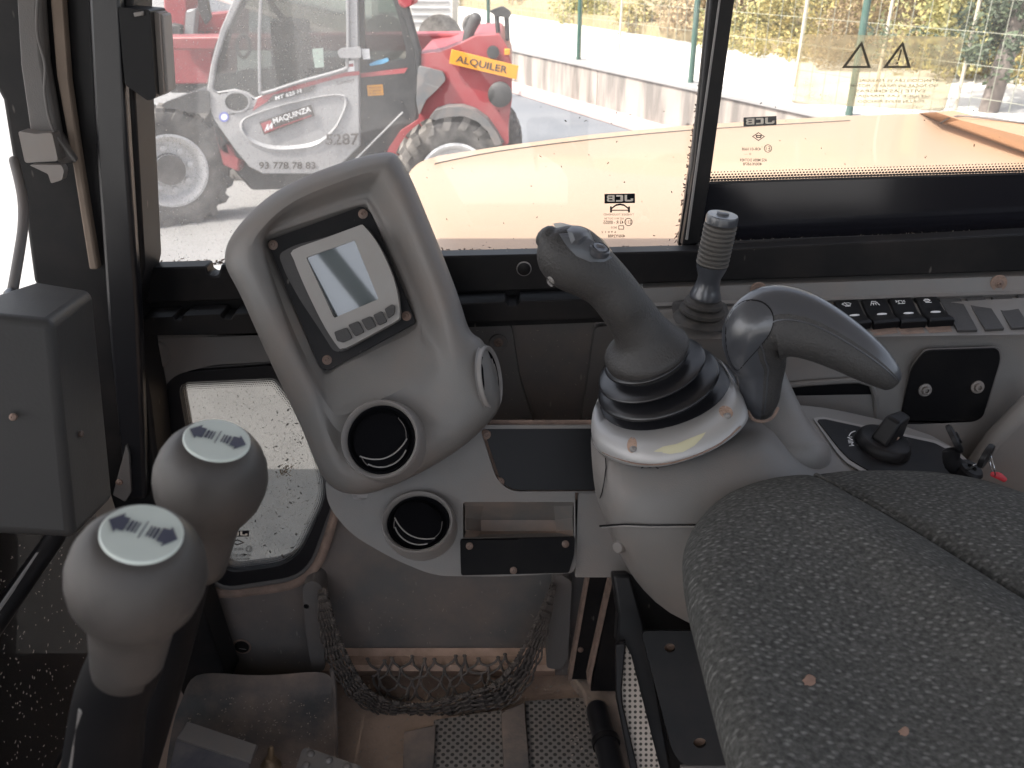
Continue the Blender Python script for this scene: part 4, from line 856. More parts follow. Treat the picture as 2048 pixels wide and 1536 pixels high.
# ---- joystick console body
jc = thing('joystick_console', 'cracked grey armrest console carrying the joystick and rotary knob', 'console', D(1300, 1210, 1.05))
tp_ = (D(1700, 826, 1.13), D(1870, 866, 1.13), D(1700, 960, 1.0)); ntp = (tp_[1]-tp_[0]).cross(tp_[2]-tp_[0]).normalized()
if ntp.dot(FW) > 0: ntp = -ntp
ptop = plane(tp_[0], ntp)
def pt2(u, v): return ptop(u, v)
colsJ = [[D(1190, 850, 1.12), D(1183, 868, 1.05), D(1181, 880, 1.03), D(1184, 930, 1.01), D(1190, 990, 1.01), D(1200, 1012, 1.04), D(1206, 1018, 1.10)],
 [D(1205, 850, 1.12), D(1198, 890, 1.02), D(1196, 902, 1.0), D(1200, 960, .985), D(1208, 1036, .985), D(1226, 1085, 1.01), D(1236, 1098, 1.08)],
 [D(1225, 850, 1.12), D(1222, 905, 1.0), D(1221, 918, .985), D(1224, 975, .968), D(1228, 1050, .97), D(1244, 1120, 1.0), D(1256, 1140, 1.06)],
 [D(1262, 850, 1.12), D(1260, 922, .985), D(1262, 937, .968), D(1262, 990, .955), D(1264, 1060, .958), D(1272, 1140, .985), D(1285, 1180, 1.05)],
 [D(1320, 840, 1.12), D(1320, 925, .975), D(1320, 942, .958), D(1320, 1000, .947), D(1322, 1080, .95), D(1328, 1180, .98), D(1335, 1228, 1.04)],
 [D(1400, 820, 1.12), D(1400, 905, .975), D(1402, 922, .955), D(1405, 1000, .942), D(1410, 1080, .945), D(1410, 1200, .975), D(1415, 1262, 1.04)],
 [D(1500, 790, 1.12), D(1497, 868, .985), D(1500, 886, .96), D(1500, 980, .94), D(1500, 1060, .945), D(1500, 1220, .97), D(1500, 1290, 1.04)],
 [D(1545, 800, 1.12), D(1545, 868, 1.0), D(1550, 892, .965), D(1552, 985, .945), D(1560, 1060, .945), D(1560, 1220, .97), D(1560, 1290, 1.04)],
 [pt2(1598, 812), D(1600, 900, 1.03), D(1602, 925, .985), D(1602, 990, .96), D(1620, 1060, .955), D(1620, 1220, .97), D(1620, 1290, 1.04)],
 [pt2(1640, 812), pt2(1650, 925), D(1650, 955, 1.0), D(1650, 990, .98), D(1680, 1060, .965), D(1680, 1220, .97), D(1680, 1290, 1.04)],
 [pt2(1740, 834), pt2(1740, 960), D(1740, 985, 1.0), D(1740, 1010, .99), D(1760, 1060, .975), D(1760, 1220, .98), D(1760, 1290, 1.04)],
 [pt2(1870, 866), pt2(1870, 990), D(1870, 1010, 1.0), D(1870, 1030, .99), D(1880, 1060, .98), D(1880, 1220, .98), D(1880, 1290, 1.04)],
 [pt2(1960, 930), pt2(1990, 1020), D(1990, 1040, 1.0), D(1990, 1060, 1.0), D(2000, 1080, 1.0), D(2000, 1220, 1.0), D(2000, 1290, 1.04)]]
jb = MB().loft(colsJ, closed=False, cap1=False); JT = bvh(jb)
jb.build('console_shell', M_grey, jc, smooth=60, sub=1)
MB().sweep([hit(JT, u, v, .0002) for u, v in ((1200, 1052), (1250, 1049), (1300, 1051), (1400, 1050), (1500, 1050))], .0011, n=6, k=2).build('panel_seam', M_blackG, jc)
MB().sweep([hit(JT, u, v, .0016) for u, v in ((1204, 1055), (1250, 1052), (1300, 1054), (1400, 1053), (1500, 1053))], .0009, n=6, k=2).build('seam_edge', M_greyL, jc)
for pts in ([(1211, 916), (1212, 935), (1208, 965), (1204, 985), (1200, 996)], [(1283, 936), (1292, 930), (1300, 931), (1310, 927), (1318, 928), (1345, 921), (1372, 916)], [(1290, 932), (1300, 935), (1308, 931), (1316, 937)]):
    MB().sweep([hit(JT, u, v, .0006) for u, v in pts], .0007, n=5, k=1, smooth=False).build('crack', M_blackG, jc)
MB().lathe([(.008, -.006), (.008, .001), (.006, .004), (.0, .005)], hit(JT, 1238, 1093, -.002), (-.6, -.7, .2), 18, cap0=False, cap1=False).build('end_plug', M_grey, jc)
# raised cone behind the curved lever
MB().sweep([D(1575, 915, 1.04), D(1560, 860, 1.05), D(1545, 800, 1.055), D(1533, 752, 1.055)], [.050, .036, .027, .022], n=28).build('lever_cone', M_grey, jc)
# black plate with rotary knob
pk = plane(tp_[0]+ntp*.0035, ntp); pk1 = plane(tp_[0]+ntp*.002, ntp)
bpl = [(1634, 839), (1650, 838), (1870, 886), (1900, 902), (1925, 930), (1960, 975), (1800, 975), (1730, 936), (1700, 918), (1680, 898)]
MB().plate(rnd([(1626, 836), (1645, 833), (1872, 881), (1908, 898), (1935, 928), (1972, 980), (1795, 984), (1725, 944), (1692, 924), (1672, 902)], 5, 3), pk1, .001, d=-ntp).build('plate_border', M_greyL, jc, smooth=0)
MB().plate(rnd(bpl, 5, 3), pk, .0015, d=-ntp).build('control_plate', M_blackM, jc, smooth=0)
MB().text('MIN', [pk(1698, 893)+ntp*.0006, pk(1694, 875)+ntp*.0006, pk(1704, 874)+ntp*.0006, pk(1708, 892)+ntp*.0006]).build('plate_lettering', M_white, jc, smooth=0)
MB().sweep([pk(u, v)+ntp*.0005 for u, v in ((1698, 872), (1702, 866), (1710, 863))], .0007, n=5, k=2).build('dial_arc', M_white, jc)
rk = thing('rotary_knob', 'black rotary throttle knob with raised square grip on the control plate', 'knob', pk(1765, 895))
c = pk(1764, 893); r = 55*1.07/F
MB().lathe([(r, 0), (r, .003), (r*.96, .008), (r*.88, .012), (r*.8, .013), (0, .013)], c, ntp, 44, cap1=False).build('knob_skirt', M_blackM, rk, bevel=.0006)
x = (pk(1790, 870)-pk(1740, 895)).normalized(); y = ntp.cross(x).normalized()
def kk(a, b, h): return c+x*a*r+y*b*r+ntp*h
MB().hex8([kk(-.28, -.30, .045), kk(.62, -.22, .045), kk(.62, .22, .045), kk(-.28, .30, .045)], [kk(-.62, -.36, .012), kk(.82, -.26, .012), kk(.82, .26, .012), kk(-.62, .36, .012)]).build('knob_grip', M_blackM, rk, bevel=.004, seg=3)
MB().lathe([(.0022, 0), (.0022, .001)], kk(.05, -.33, .02), -y, 10).build('knob_pointer', M_dirt, rk)
ig = thing('ignition_switch', 'black ignition switch with its round flip cover open beside the key', 'ignition switch', D(1930, 960, 1.06))
MB().lathe([(.016, -.02), (.016, .006), (.013, .009), (.006, .009), (.006, .005), (0, .005)], D(1935, 945, 1.04), nrm(.6, .3, .8), 28).build('lock_barrel', M_blackM, ig)
MB().lathe([(.018, -.003), (.018, .002), (.015, .004), (.008, .003), (.007, .006), (0, .006)], D(1909, 878, 1.02), nrm(.42, .85, .45), 30).build('flip_cover', M_blackM, ig, bevel=.0005)
MB().sweep([D(1903, 900, 1.03), D(1905, 925, 1.035), D(1925, 940, 1.04)], [(.011, .004)]*3, n=12).build('cover_hinge', M_blackM, ig)
ky = thing('ignition_key', 'ignition key with round black head, wire ring and small red tag', 'key', D(1972, 940, 1.0))
MB().lathe([(.006, -.003), (.0155, -.003), (.0165, 0), (.0155, .003), (.006, .003)], D(1972, 912, .99), nrm(.55, .5, -.3), 30, sq=.9).build('key_head', M_blackM, ky)
MB().sweep([D(1950, 930, 1.0), D(1935, 940, 1.02)], [(.003, .0012)]*2, n=8, k=1).build('key_blade', M_key, ky)
rc = D(1984, 930, .985); n_ = nrm(.35, .9, .2); xx = n_.orthogonal().normalized(); yy = n_.cross(xx)
MB().sweep([rc+xx*.0125*math.cos(a)+yy*.0125*math.sin(a) for a in [2*math.pi*i/24 for i in range(25)]], .0007, n=6, k=1, cap=False).build('key_ring', M_key, ky)
MB().sweep([D(1984, 948, .985), D(1998, 952, .984), D(2010, 960, .984)], [(.003, .002), (.004, .0025), (.003, .002)], n=10).build('tag', M_redtag, ky)

# ---- silver trim and bellows
nS = nrm(.50, -.37, .93); pSil = plane(D(1330, 800, 1.035), nS)
SO = [(1188, 838), (1184, 872), (1200, 900), (1250, 922), (1320, 926), (1400, 905), (1460, 872), (1494, 834), (1488, 800), (1470, 762), (1444, 730), (1380, 715), (1290, 735), (1220, 780)]
SM = [(1194, 830), (1192, 860), (1208, 886), (1255, 904), (1318, 907), (1394, 887), (1450, 856), (1480, 824), (1476, 796), (1460, 762), (1438, 732), (1378, 718), (1290, 738), (1224, 778)]
SI = [(1206, 818), (1208, 836), (1224, 856), (1262, 868), (1312, 864), (1380, 842), (1432, 814), (1458, 780), (1458, 764), (1448, 745), (1428, 730), (1374, 724), (1292, 742), (1232, 776)]
def on(px, off): return [pSil(*p)+nS*off for p in px]
def near(px, off, dt): return [q-FW*dt for q in on(px, off)]
SMx = [((a[0]*2+b[0])/3, (a[1]*2+b[1])/3) for a, b in zip(SM, SI)]
sil = MB().loft([cr([q+FW*.03-nS*.01 for q in on(SO, 0)], 4), cr(on(SO, -.004), 4), cr(on(SO, .001), 4), cr(on([((a[0]+b[0])/2, (a[1]+b[1])/2) for a, b in zip(SO, SM)], .008), 4), cr(on(SM, .012), 4), cr(on(SMx, .013), 4), cr(on(SI, .009), 4), cr(on(SI, -.01), 4)], cap1=False)
ST = bvh(sil); sil.build('silver_trim', M_silver, jc, smooth=70)
decal(ST, [(1307, 903), (1326, 893), (1352, 888), (1376, 878), (1412, 864), (1404, 876), (1388, 892), (1366, 904), (1340, 908)], 'worn_patch', M_worn, jc, off=.0012)
MB().sweep([hit(ST, u, v, -.0006, .98)-FW*.002 for u, v in ((1205, 905), (1250, 922), (1290, 929), (1340, 926), (1390, 911), (1440, 887), (1480, 853))], .0009, n=5, k=3).build('trim_gap', M_dirtD, jc)
for (u, v, a, b, g) in ((1264, 890, 10, 16, 4), (1452, 824, 15, 12, 30)):
    decal(ST, ell(u, v, a, b, g, 20), 'screw_recess', M_dirt, jc, off=.0008)
    screw(jc, hit(ST, u+2, v+7, .001), nS, .004, M_greyL)
bel = [(1334, 800, 1.042, 140, -20, .50), (1331, 786, 1.034, 138, -22, .50), (1326, 778, 1.030, 106, -22, .50), (1322, 772, 1.026, 98, -23, .50), (1317, 765, 1.021, 122, -24, .51), (1314, 759, 1.018, 120, -24, .51),
       (1311, 752, 1.014, 90, -24, .50), (1308, 747, 1.012, 82, -25, .50), (1303, 739, 1.008, 108, -25, .50), (1301, 734, 1.006, 106, -25, .5), (1299, 727, 1.003, 76, -26, .51), (1297, 722, 1.001, 72, -26, .51), (1294, 714, .998, 88, -27, .52), (1293, 708, .996, 84, -27, .52), (1293, 702, .994, 60, -27, .52)]
def ering(cx, cy, t, a, ang, ratio, n=48):
    A = R(-ang); x = RT*math.cos(A)+UP*math.sin(A); nn = nrm(ratio, -math.sin(A), math.cos(A)); x = (x-nn*x.dot(nn)).normalized(); y = nn.cross(x); c = D(cx, cy, t); r = a*t/F
    return [c+x*r*math.cos(2*math.pi*i/n)+y*r*math.sin(2*math.pi*i/n) for i in range(n)]
M_gloss3 = mat('satin_grey_button', (.085, .09, .10), .32, spec=.6)
js = thing('joystick', 'black grained joystick with thumb rocker, round horn button and ribbed bellows', 'joystick', D(1330, 800, 1.03))
bel2 = cr([q for q in bel], 3, closed=False) if 0 else None
def crn(rows, k):
    out = []; n = len(rows)
    for i in range(n-1):
        a, b, c, d = rows[max(i-1, 0)], rows[i], rows[i+1], rows[min(i+2, n-1)]
        for j in range(k):
            t = j/k; out.append([0.5*((2*q)+(s-p)*t+(2*p-5*q+4*s-r)*t*t+(3*q-p-3*s+r)*t**3) for p, q, s, r in zip(a, b, c, d)])
    out.append(rows[-1]); return out
MB().loft([ering(*q) for q in crn(bel, 3)]).build('bellows', M_rubber, js, smooth=80)
gp = [(1297, 712, .997, 80, 76), (1294, 704, .993, 86, 82), (1291, 694, .989, 84, 78), (1286, 676, .982, 66, 60), (1278, 658, .975, 55, 50), (1262, 632, .966, 51, 46), (1242, 604, .954, 50, 46), (1216, 572, .947, 51, 46), (1186, 546, .94, 57, 48), (1150, 520, .933, 66, 50), (1122, 500, .928, 60, 46), (1104, 484, .925, 44, 36), (1094, 474, .924, 26, 24)]
g = MB().sweep([D(u, v, t) for u, v, t, a, b in gp], [(a*t/F, b*t/F) for u, v, t, a, b in gp], n=36, k=4); GT = bvh(g)
g.build('grip', M_grip, js, smooth=80)
thumb = [(1106, 447), (1122, 445), (1150, 452), (1180, 461), (1205, 478), (1224, 502), (1224, 515), (1208, 524), (1180, 524), (1152, 512), (1132, 490), (1118, 468)]
decal(GT, thumb, 'thumb_plate', M_gloss3, js, off=.0045, cen=(1170, 488))
decal(GT, [(1134, 460), (1143, 452), (1160, 453), (1174, 459), (1178, 470), (1174, 479), (1168, 482), (1158, 490), (1143, 488), (1138, 474)], 'rocker_button', M_gloss3, js, off=.011)
cb_ = hit(GT, 1199, 499, .006); n_ = nrm(.62, .35, .9)
MB().lathe([(.0115, -.004), (.0115, .002), (.0098, .003), (.0096, .0015), (.0085, .0018), (.0078, .0032), (0, .0038)], cb_, n_, 32, cap1=False).build('horn_button', M_gloss2, js)
x = (RT-n_*RT.dot(n_)).normalized(); y = n_.cross(x)
MB().sweep([cb_+n_*.0042+x*a+y*b for a, b in ((-.004, .002), (0, .001), (.003, .003), (.004, -.002), (0, -.001), (-.004, -.002), (-.004, .002))], .0004, n=5, k=1, smooth=False).build('button_symbol', M_greyD, js)
decal(GT, ell(1101, 563, 7, 11, -25, 16), 'side_button', M_greyL, js, off=.004)

# ---- curved hand lever
MB().sweep([D(u, v, t) for u, v, t in ((1496, 822, .985), (1506, 838, .978), (1524, 843, .975), (1544, 836, .98), (1556, 816, .985))], [(.0018, .0014)]*5, n=10).build('dust_line', M_dirtD, jc)
cl = thing('curved_hand_lever', 'large curved satin black hand lever beside the joystick with oval thumb pad', 'lever', D(1522, 832, 1.0))
lp = [(1518, 815, 1.002, 30, 32), (1519, 798, .998, 38, 38), (1521, 765, .99, 42, 40), (1520, 732, .982, 52, 42), (1514, 700, .972, 64, 46), (1519, 668, .962, 75, 50), (1546, 645, .952, 75, 50), (1594, 648, .945, 68, 46), (1643, 667, .94, 60, 42), (1692, 694, .937, 52, 38), (1738, 724, .935, 43, 34), (1766, 745, .935, 34, 28), (1780, 757, .936, 27, 22)]
l = MB().sweep([D(u, v, t) for u, v, t, a, b in lp], [(a*t/F, b*t/F) for u, v, t, a, b in lp], n=40, k=5); LT = bvh(l)
NF = 40; l2 = MB(); l2.v = list(l.v); l3 = MB(); l3.v = list(l.v)
for fi, f_ in enumerate(l.f):
    a_ = (fi % NF)/NF*360; (l3 if (118 < a_ < 272 and fi < len(l.f)-2) else l2).f.append(f_)
l2.build('lever_body', M_gloss2, cl, smooth=80); l3.build('grained_underside', M_grip, cl, smooth=80)
cre = [l.v[i*NF+j] for j in (30,) for i in range(3, len(l.v)//NF-3)]
MB().sweep([p-FW*.0002 for p in cre], .0009, n=6, k=1, smooth=False).build('moulding_line', M_gloss2, cl)
pad = [(1497, 602), (1522, 605), (1540, 620), (1546, 642), (1538, 668), (1518, 694), (1498, 716), (1476, 738), (1462, 720), (1454, 690), (1453, 655), (1462, 628), (1478, 610)]
pad = [tuple(p)[:2] for p in cr([(u, v, 0) for u, v in pad], 3)]
decal(LT, [(u+(u-1497)*.05, v+(v-665)*.05) for u, v in pad], 'pad_recess', M_blackG, cl, off=.001, cen=(1497, 665))
decal(LT, pad, 'thumb_pad', M_gloss2, cl, off=.0035, cen=(1497, 665))
under = [(1510, 830), (1500, 800), (1490, 760), (1492, 735), (1510, 705), (1530, 690), (1565, 690), (1600, 688), (1650, 700), (1700, 730), (1755, 766), (1770, 776), (1720, 750), (1650, 715), (1590, 706), (1565, 715), (1560, 740), (1556, 790), (1540, 825)]

# ================================================================ SEAT
seat = thing('driver_seat', 'dark patterned fabric driver seat with two small worn holes', 'seat', G(1800, 1500, 1.3))
S0 = [(1361, 1140), (1367, 1090), (1395, 1037), (1448, 988), (1515, 960), (1580, 948), (1632, 950), (1700, 985), (1850, 1072), (2048, 1195), (2300, 1340), (2600, 1500), (2700, 1900), (2300, 2300), (1640, 2100), (1520, 1760), (1448, 1530), (1402, 1350), (1370, 1220)]
cx_, cy_ = 1900, 1420
def scl(px, s): return [(cx_+(u-cx_)*s, cy_+(v-cy_)*s) for u, v in px]
zz = 1.60
rings = [cr([G(u, v, zz-.11) for u, v in scl(S0, .93)], 4), cr([G(u, v, zz-.05) for u, v in scl(S0, .985)], 4), cr([G(u, v, zz) for u, v in S0], 4), cr([G(u, v, zz+.018) for u, v in scl(S0, .975)], 4), cr([G(u, v, zz+.032) for u, v in scl(S0, .92)], 4),
         cr([G(u, v, zz+.040) for u, v in scl(S0, .82)], 4), cr([G(u, v, zz+.036) for u, v in scl(S0, .65)], 4), cr([G(u, v, zz+.028) for u, v in scl(S0, .4)], 4), cr([G(u, v, zz+.026) for u, v in scl(S0, .12)], 4)]
cu = MB().loft(rings); CT = bvh(cu); cu.build('cushion', M_fabric, seat, smooth=80, sub=1)
B0 = [(1626, 953), (1660, 942), (1720, 938), (1850, 940), (1950, 954), (2048, 984), (2300, 1080), (2500, 1300), (2500, 1460), (2300, 1400), (2048, 1240), (1850, 1110), (1700, 1010)]
def sb_(px, s, c=(2050, 1120)): return [(c[0]+(u-c[0])*s, c[1]+(v-c[1])*s) for u, v in px]
zb = 1.565
MB().loft([cr([G(u, v, zb-.08) for u, v in sb_(B0, .95)], 4), cr([G(u, v, zb) for u, v in B0], 4), cr([G(u, v, zb+.012) for u, v in sb_(B0, .97)], 4), cr([G(u, v, zb+.03) for u, v in sb_(B0, .85)], 4), cr([G(u, v, zb+.045) for u, v in sb_(B0, .6)], 4), cr([G(u, v, zb+.05) for u, v in sb_(B0, .2)], 4)]).build('side_bolster', M_fabric, seat, smooth=80, sub=1)
seam = [(1632, 951), (1700, 986), (1850, 1073), (2048, 1196), (2300, 1342)]
MB().sweep([hit(CT, u, v, -.001) for u, v in seam[:-1]], .003, n=8, k=5).build('piping', M_fabric, seat)
M_foam = mat('torn_foam', (.30, .19, .14), .95, dust=.8, dcol=(.2, .12, .09), ds=150)
for cx, cy, a, b in ((1620, 1361, 15, 12), (1808, 1463, 11, 10)):
    px = [(cx+a*math.cos(t)*random.uniform(.7, 1.15), cy+b*math.sin(t)*random.uniform(.7, 1.15)) for t in [2*math.pi*i/16 for i in range(16)]]
    decal(CT, px, 'torn_hole', M_foam, seat, off=.002)

# ================================================================ TRAVEL LEVERS
def travel(label, disc, bot, ratio, t, R_px, prof, shaft, ang):
    c = D(*disc, t); vr = (c-CO).normalized(); lo, hi = t+.001, t+.4
    for _ in range(40):
        m_ = (lo+hi)/2; n0 = (c-D(*bot, m_)).normalized()
        if -n0.dot(vr) < ratio: lo = m_
        else: hi = m_
    nD = (c-D(*bot, lo)).normalized(); r = R_px*(t+.016)/F
    th = thing('travel_lever', label, 'lever', D(shaft[-2][0], shaft[-2][1], t+.1+shaft[-2][2]), 'travel levers with round knobs')
    MB().lathe([(q*r, h*r) for q, h in prof], c, nD, 56).build('knob', M_knob, th, smooth=80)
    dr = r*.57
    MB().lathe([(dr, -.0015), (dr, .0006), (dr*.97, .0012), (0, .0016)], c, nD, 48, cap1=False).build('knob_disc', M_disc, th)
    A = R(ang); ux = (RT*math.cos(A)+UP*math.sin(A)); ux = (ux-nD*ux.dot(nD)).normalized(); uy = nD.cross(ux)
    def f(a, b): return c+nD*.0019+ux*a*dr+uy*b*dr
    ink = MB()
    for sg in (-1, 1):
        pts = [(.88, .0), (.60, .36), (.60, .23), (.42, .23), (.42, -.23), (.60, -.23), (.60, -.36)]
        ink.slab([[f(sg*a, b+.06) for a, b in pts]], nD*.0002)
        for a, w2 in ((.335, .036), (.235, .026), (.15, .018)): ink.slab([[f(sg*a-w2, -.13), f(sg*a+w2, -.13), f(sg*a+w2, .25), f(sg*a-w2, .25)]], nD*.0002)
    ink.slab([[f(-.012, -.25), f(.012, -.25), f(.012, .36), f(-.012, .36)]], nD*.0002)
    ink.build('arrow_symbol', M_ink, th, smooth=0)
    e = c+nD*prof[-1][1]*r*.9; te = (e-CO).dot(FW); rr_ = [prof[-1][0]*r]
    pts = [e]+[D(u, v, te+dt) for u, v, dt, q in shaft]; rad = [(shaft[0][3]*te/F, shaft[0][3]*te/F*.8)]+[(q*(te+dt)/F, q*(te+dt)/F*.8) for u, v, dt, q in shaft]
    return th, pts, rad
PR = [(0, 0), (.50, 0), (.60, -.03), (.70, -.10), (.84, -.28), (.94, -.50), (1.0, -.78), (.995, -1.0), (.94, -1.28), (.83, -1.52), (.71, -1.75), (.645, -2.0), (.61, -2.4), (.58, -2.8), (.55, -3.15), (.38, -3.22)]
def shaft_of(th, pts, rad):
    MB().sweep(pts, rad, n=24, k=3).build('lever_shaft', M_shaft, th)
    for sx in (-.45, .35):
        MB().sweep([p-FW*b*.72+RT*a*sx for p, (a, b) in zip(pts[1:], rad[1:])], [(a*.12, b*.2) for a, b in rad[1:]], n=10, k=3).build('shaft_rib', M_greyD, th)
for args in (('nearer travel lever, large grey ball knob with white arrow disc low at the left', (284, 1068), (252, 1352), .73, .40, 133, PR, [(222, 1400, .02, 74), (208, 1500, .06, 78), (190, 1640, .11, 82), (170, 1800, .15, 84)], -9),
             ('farther travel lever, grey ball knob with white arrow disc in front of the low window', (434, 881), (396, 1122), .63, .52, 110, PR, [(378, 1180, .02, 36), (335, 1350, .08, 34), (280, 1530, .14, 36), (230, 1700, .18, 36)], -7)):
    th, pts, rad = travel(*args); shaft_of(th, pts, rad)
cpn = thing('shiny_clamp', 'small shiny metal clamp at the neck of the nearer lever', 'clamp', D(190, 1366, .46))
MB().sweep([D(168, 1356, .465), D(184, 1364, .452), D(206, 1366, .446)], [(.003, .002), (.0035, .003), (.003, .002)], n=10).build('clamp_band', M_steel, cpn)
MB().sweep([D(200, 1362, .448), D(212, 1364, .446)], .0028, n=10, k=2).build('clamp_tip', M_tan, cpn)
# ================================================================ OUTSIDE
M_conc = mat('yard_concrete', (.29, .285, .28), .85, var=.15, ds=.8, dust=.35, dcol=(.24, .23, .22), thr=.5)
M_asph = mat('asphalt', (.13, .14, .155), .85, grain=.4, gs=60, var=.15, ds=.7, dust=.4, dcol=(.26, .26, .26))
M_shade = mat('shade_grey_concrete', (.075, .082, .09), .7, var=.4, ds=5, dust=.5, dcol=(.14, .14, .14))
M_curb = mat('pink_kerb', (.42, .33, .31), .85, var=.1, ds=2)
M_road = mat('pale_track', (.62, .60, .56), .9, var=.06, ds=1, dust=.25, dcol=(.35, .33, .3), thr=.6)
M_soil = mat('dry_soil', (.26, .21, .12), .95, var=.3, ds=2)
def sheet(px, z, name, m, kind='structure'):
    return MB().plate(px, pG(z), .002, d=(0, 0, -1)).build(name, m, smooth=0, kind=kind)
MB().box((0, 60, -.05), (400, 400, .1)).build('ground', M_conc, kind='structure')
sheet([(380, 938), (700, 938), (760, 1300), (300, 1300)], .006, 'painted_shade_patch', M_shade)  # dark sheet paints the machine's shade on the yard
# retaining wall line in plan
WA, WB = Vector((.05, 16.4, 0)), Vector((2.32, 11.28, 0)); wd = (WB-WA).normalized(); wn = Vector((wd.y, -wd.x, 0))
if wn.y < 0: wn = -wn
def wl(s, off=0, z=0): return WA+wd*s+wn*off+Vector((0, 0, z))
MB().slab([[wl(-40, .3, .62), wl(12, .3, .62), wl(12, 9, 1.1)+Vector((6, 6, 0)), wl(-40, 9, .9)+Vector((0, 10, 0))]], (0, 0, -.7)).build('track', M_road, kind='structure')
MB().slab([[wl(-40, -2.2, .004), wl(14, -2.2, .004), wl(14, -.25, .004), wl(-40, -.25, .004)]], (0, 0, -.002)).build('road', M_asph, smooth=0, kind='structure')
MB().slab([[wl(-40, -.35, .10), wl(14, -.35, .10), wl(14, .02, .10), wl(-40, .02, .10)]], (0, 0, -.1)).build('kerb', M_curb, kind='structure', bevel=.02)
MB().slab([[wl(-40, -2.4, .012), wl(14, -2.4, .012), wl(14, -2.2, .012), wl(-40, -2.2, .012)]], (0, 0, -.01)).build('kerb_line', M_curb, smooth=0, kind='structure')
# stained concrete
def stained():
    m = mat('stained_concrete', (.33, .29, .255), .9, var=.12, ds=1.5); N = m.node_tree.nodes; L = m.node_tree.links; b = N['Principled BSDF']
    tc = N.new('ShaderNodeTexCoord'); mp = N.new('ShaderNodeMapping'); mp.inputs['Scale'].default_value = (2.2, 2.2, .35); L.new(tc.outputs['Object'], mp.inputs[0])
    n = N.new('ShaderNodeTexNoise'); n.inputs['Scale'].default_value = 1.8; n.inputs['Detail'].default_value = 8; L.new(mp.outputs[0], n.inputs['Vector'])
    rp = N.new('ShaderNodeMapRange'); rp.inputs[1].default_value = .44; rp.inputs[2].default_value = .60; rp.inputs[4].default_value = .8; L.new(n.outputs[0], rp.inputs[0])
    src = b.inputs['Base Color'].links[0].from_socket; mx = N.new('ShaderNodeMix'); mx.data_type = 'RGBA'; L.new(src, mx.inputs[6]); mx.inputs[7].default_value = (.12, .11, .10, 1); L.new(rp.outputs[0], mx.inputs[0]); L.new(mx.outputs[2], b.inputs['Base Color'])
    return m
rwl = thing('retaining_wall', 'low streak stained concrete retaining wall below the fence', 'wall', wl(3, .1, 0))
mb = MB()
for k in range(-12, 4): mb.slab([[wl(k*3+.01, 0, 0), wl(k*3+2.99, 0, 0), wl(k*3+2.99, .3, 0), wl(k*3+.01, .3, 0)]], (0, 0, .60))
mb.build('wall_face', stained(), rwl, bevel=.01)
MB().slab([[wl(-36, -.03, .60), wl(12, -.03, .60), wl(12, .33, .60), wl(-36, .33, .60)]], (0, 0, .06)).build('coping', M_conc, rwl, bevel=.012)
M_post = mat('green_post', (.045, .11, .085), .5, dust=.3, dcol=(.2, .2, .18), ds=4)
M_wire = mat('green_wire', (.36, .36, .28), .6)
fen = thing('mesh_fence', 'green wire mesh fence standing on the retaining wall', 'fence', wl(3, .15, .66))
def post_at(u, v):
    r = ray(u, v); a = (WA+wn*.15-CO); M2 = Matrix(((r.x, -wd.x), (r.y, -wd.y))); s = M2.inverted() @ Vector((a.x, a.y)); return s[1]
ps = [post_at(1157, 122), post_at(1381, 168), post_at(1700, 215)]
gap = ps[1]-ps[0]; allp = [ps[0]-2*gap*1.3, ps[0]-gap*1.2]+ps+[ps[2]+abs(ps[2]-ps[1])]
for s in allp:
    MB().sweep([wl(s, .15, .64), wl(s, .15, 2.9)], .036, n=12, k=1).build('fence_post', M_post, fen)
mb = MB(); s0, s1 = allp[0], allp[-1]
for i in range(9):
    z = .75+i*.26; mb.slab([[wl(s0, .15, z), wl(s1, .15, z), wl(s1, .15, z+.004), wl(s0, .15, z+.004)]], wn*.004)
k = s0
while k < s1:
    mb.slab([[wl(k, .15, .68), wl(k+.003, .15, .68), wl(k+.003, .15, 2.9), wl(k, .15, 2.9)]], wn*.005); k += .2
tag(mb.build('wire_mesh', M_wire, fen, smooth=0), kind='stuff')
M_stake = mat('bleached_stake', (.5, .45, .36), .8)
for i, (u, v) in enumerate(((1240, 60), (1597, 112), (1762, 122), (1925, 150))):
    p = G(u, v, 1.0); t = thing('white_stake', 'thin white stake in the brush, ' + ['left of the window pillar', 'just right of the window pillar', 'behind the triangles of the sticker', 'left of the tree trunk'][i], 'stake', (p.x, p.y, .7), 'white stakes along the brush')
    MB().sweep([(p.x, p.y, .6), (p.x+.03, p.y, 2.8)], .02, n=8, k=1).build('stake_rod', M_stake, t)
# brush
def leaves(n, fn, size, seed):
    rnd_ = random.Random(seed); mb = MB()
    for _ in range(n):
        c = Vector(fn(rnd_)); a = Vector((rnd_.gauss(0, 1), rnd_.gauss(0, 1), rnd_.gauss(0, 1))).normalized(); b = a.orthogonal().normalized(); s = size*rnd_.uniform(.5, 1.3)
        mb.add([c-a*s, c+b*s*.5, c+a*s, c-b*s*.5], [(0, 1, 2, 3)])
    return mb
def leafmat(name, c1, c2):
    m = bpy.data.materials.new(name); m.use_nodes = True; N = m.node_tree.nodes; L = m.node_tree.links; b = N['Principled BSDF']; b.inputs['Roughness'].default_value = .7
    g = N.new('ShaderNodeNewGeometry'); mx = N.new('ShaderNodeMix'); mx.data_type = 'RGBA'; L.new(g.outputs['Random Per Island'], mx.inputs[0]); mx.inputs[6].default_value = (*c1, 1); mx.inputs[7].default_value = (*c2, 1); L.new(mx.outputs[2], b.inputs['Base Color'])
    b.inputs['Transmission Weight'].default_value = 0; return m
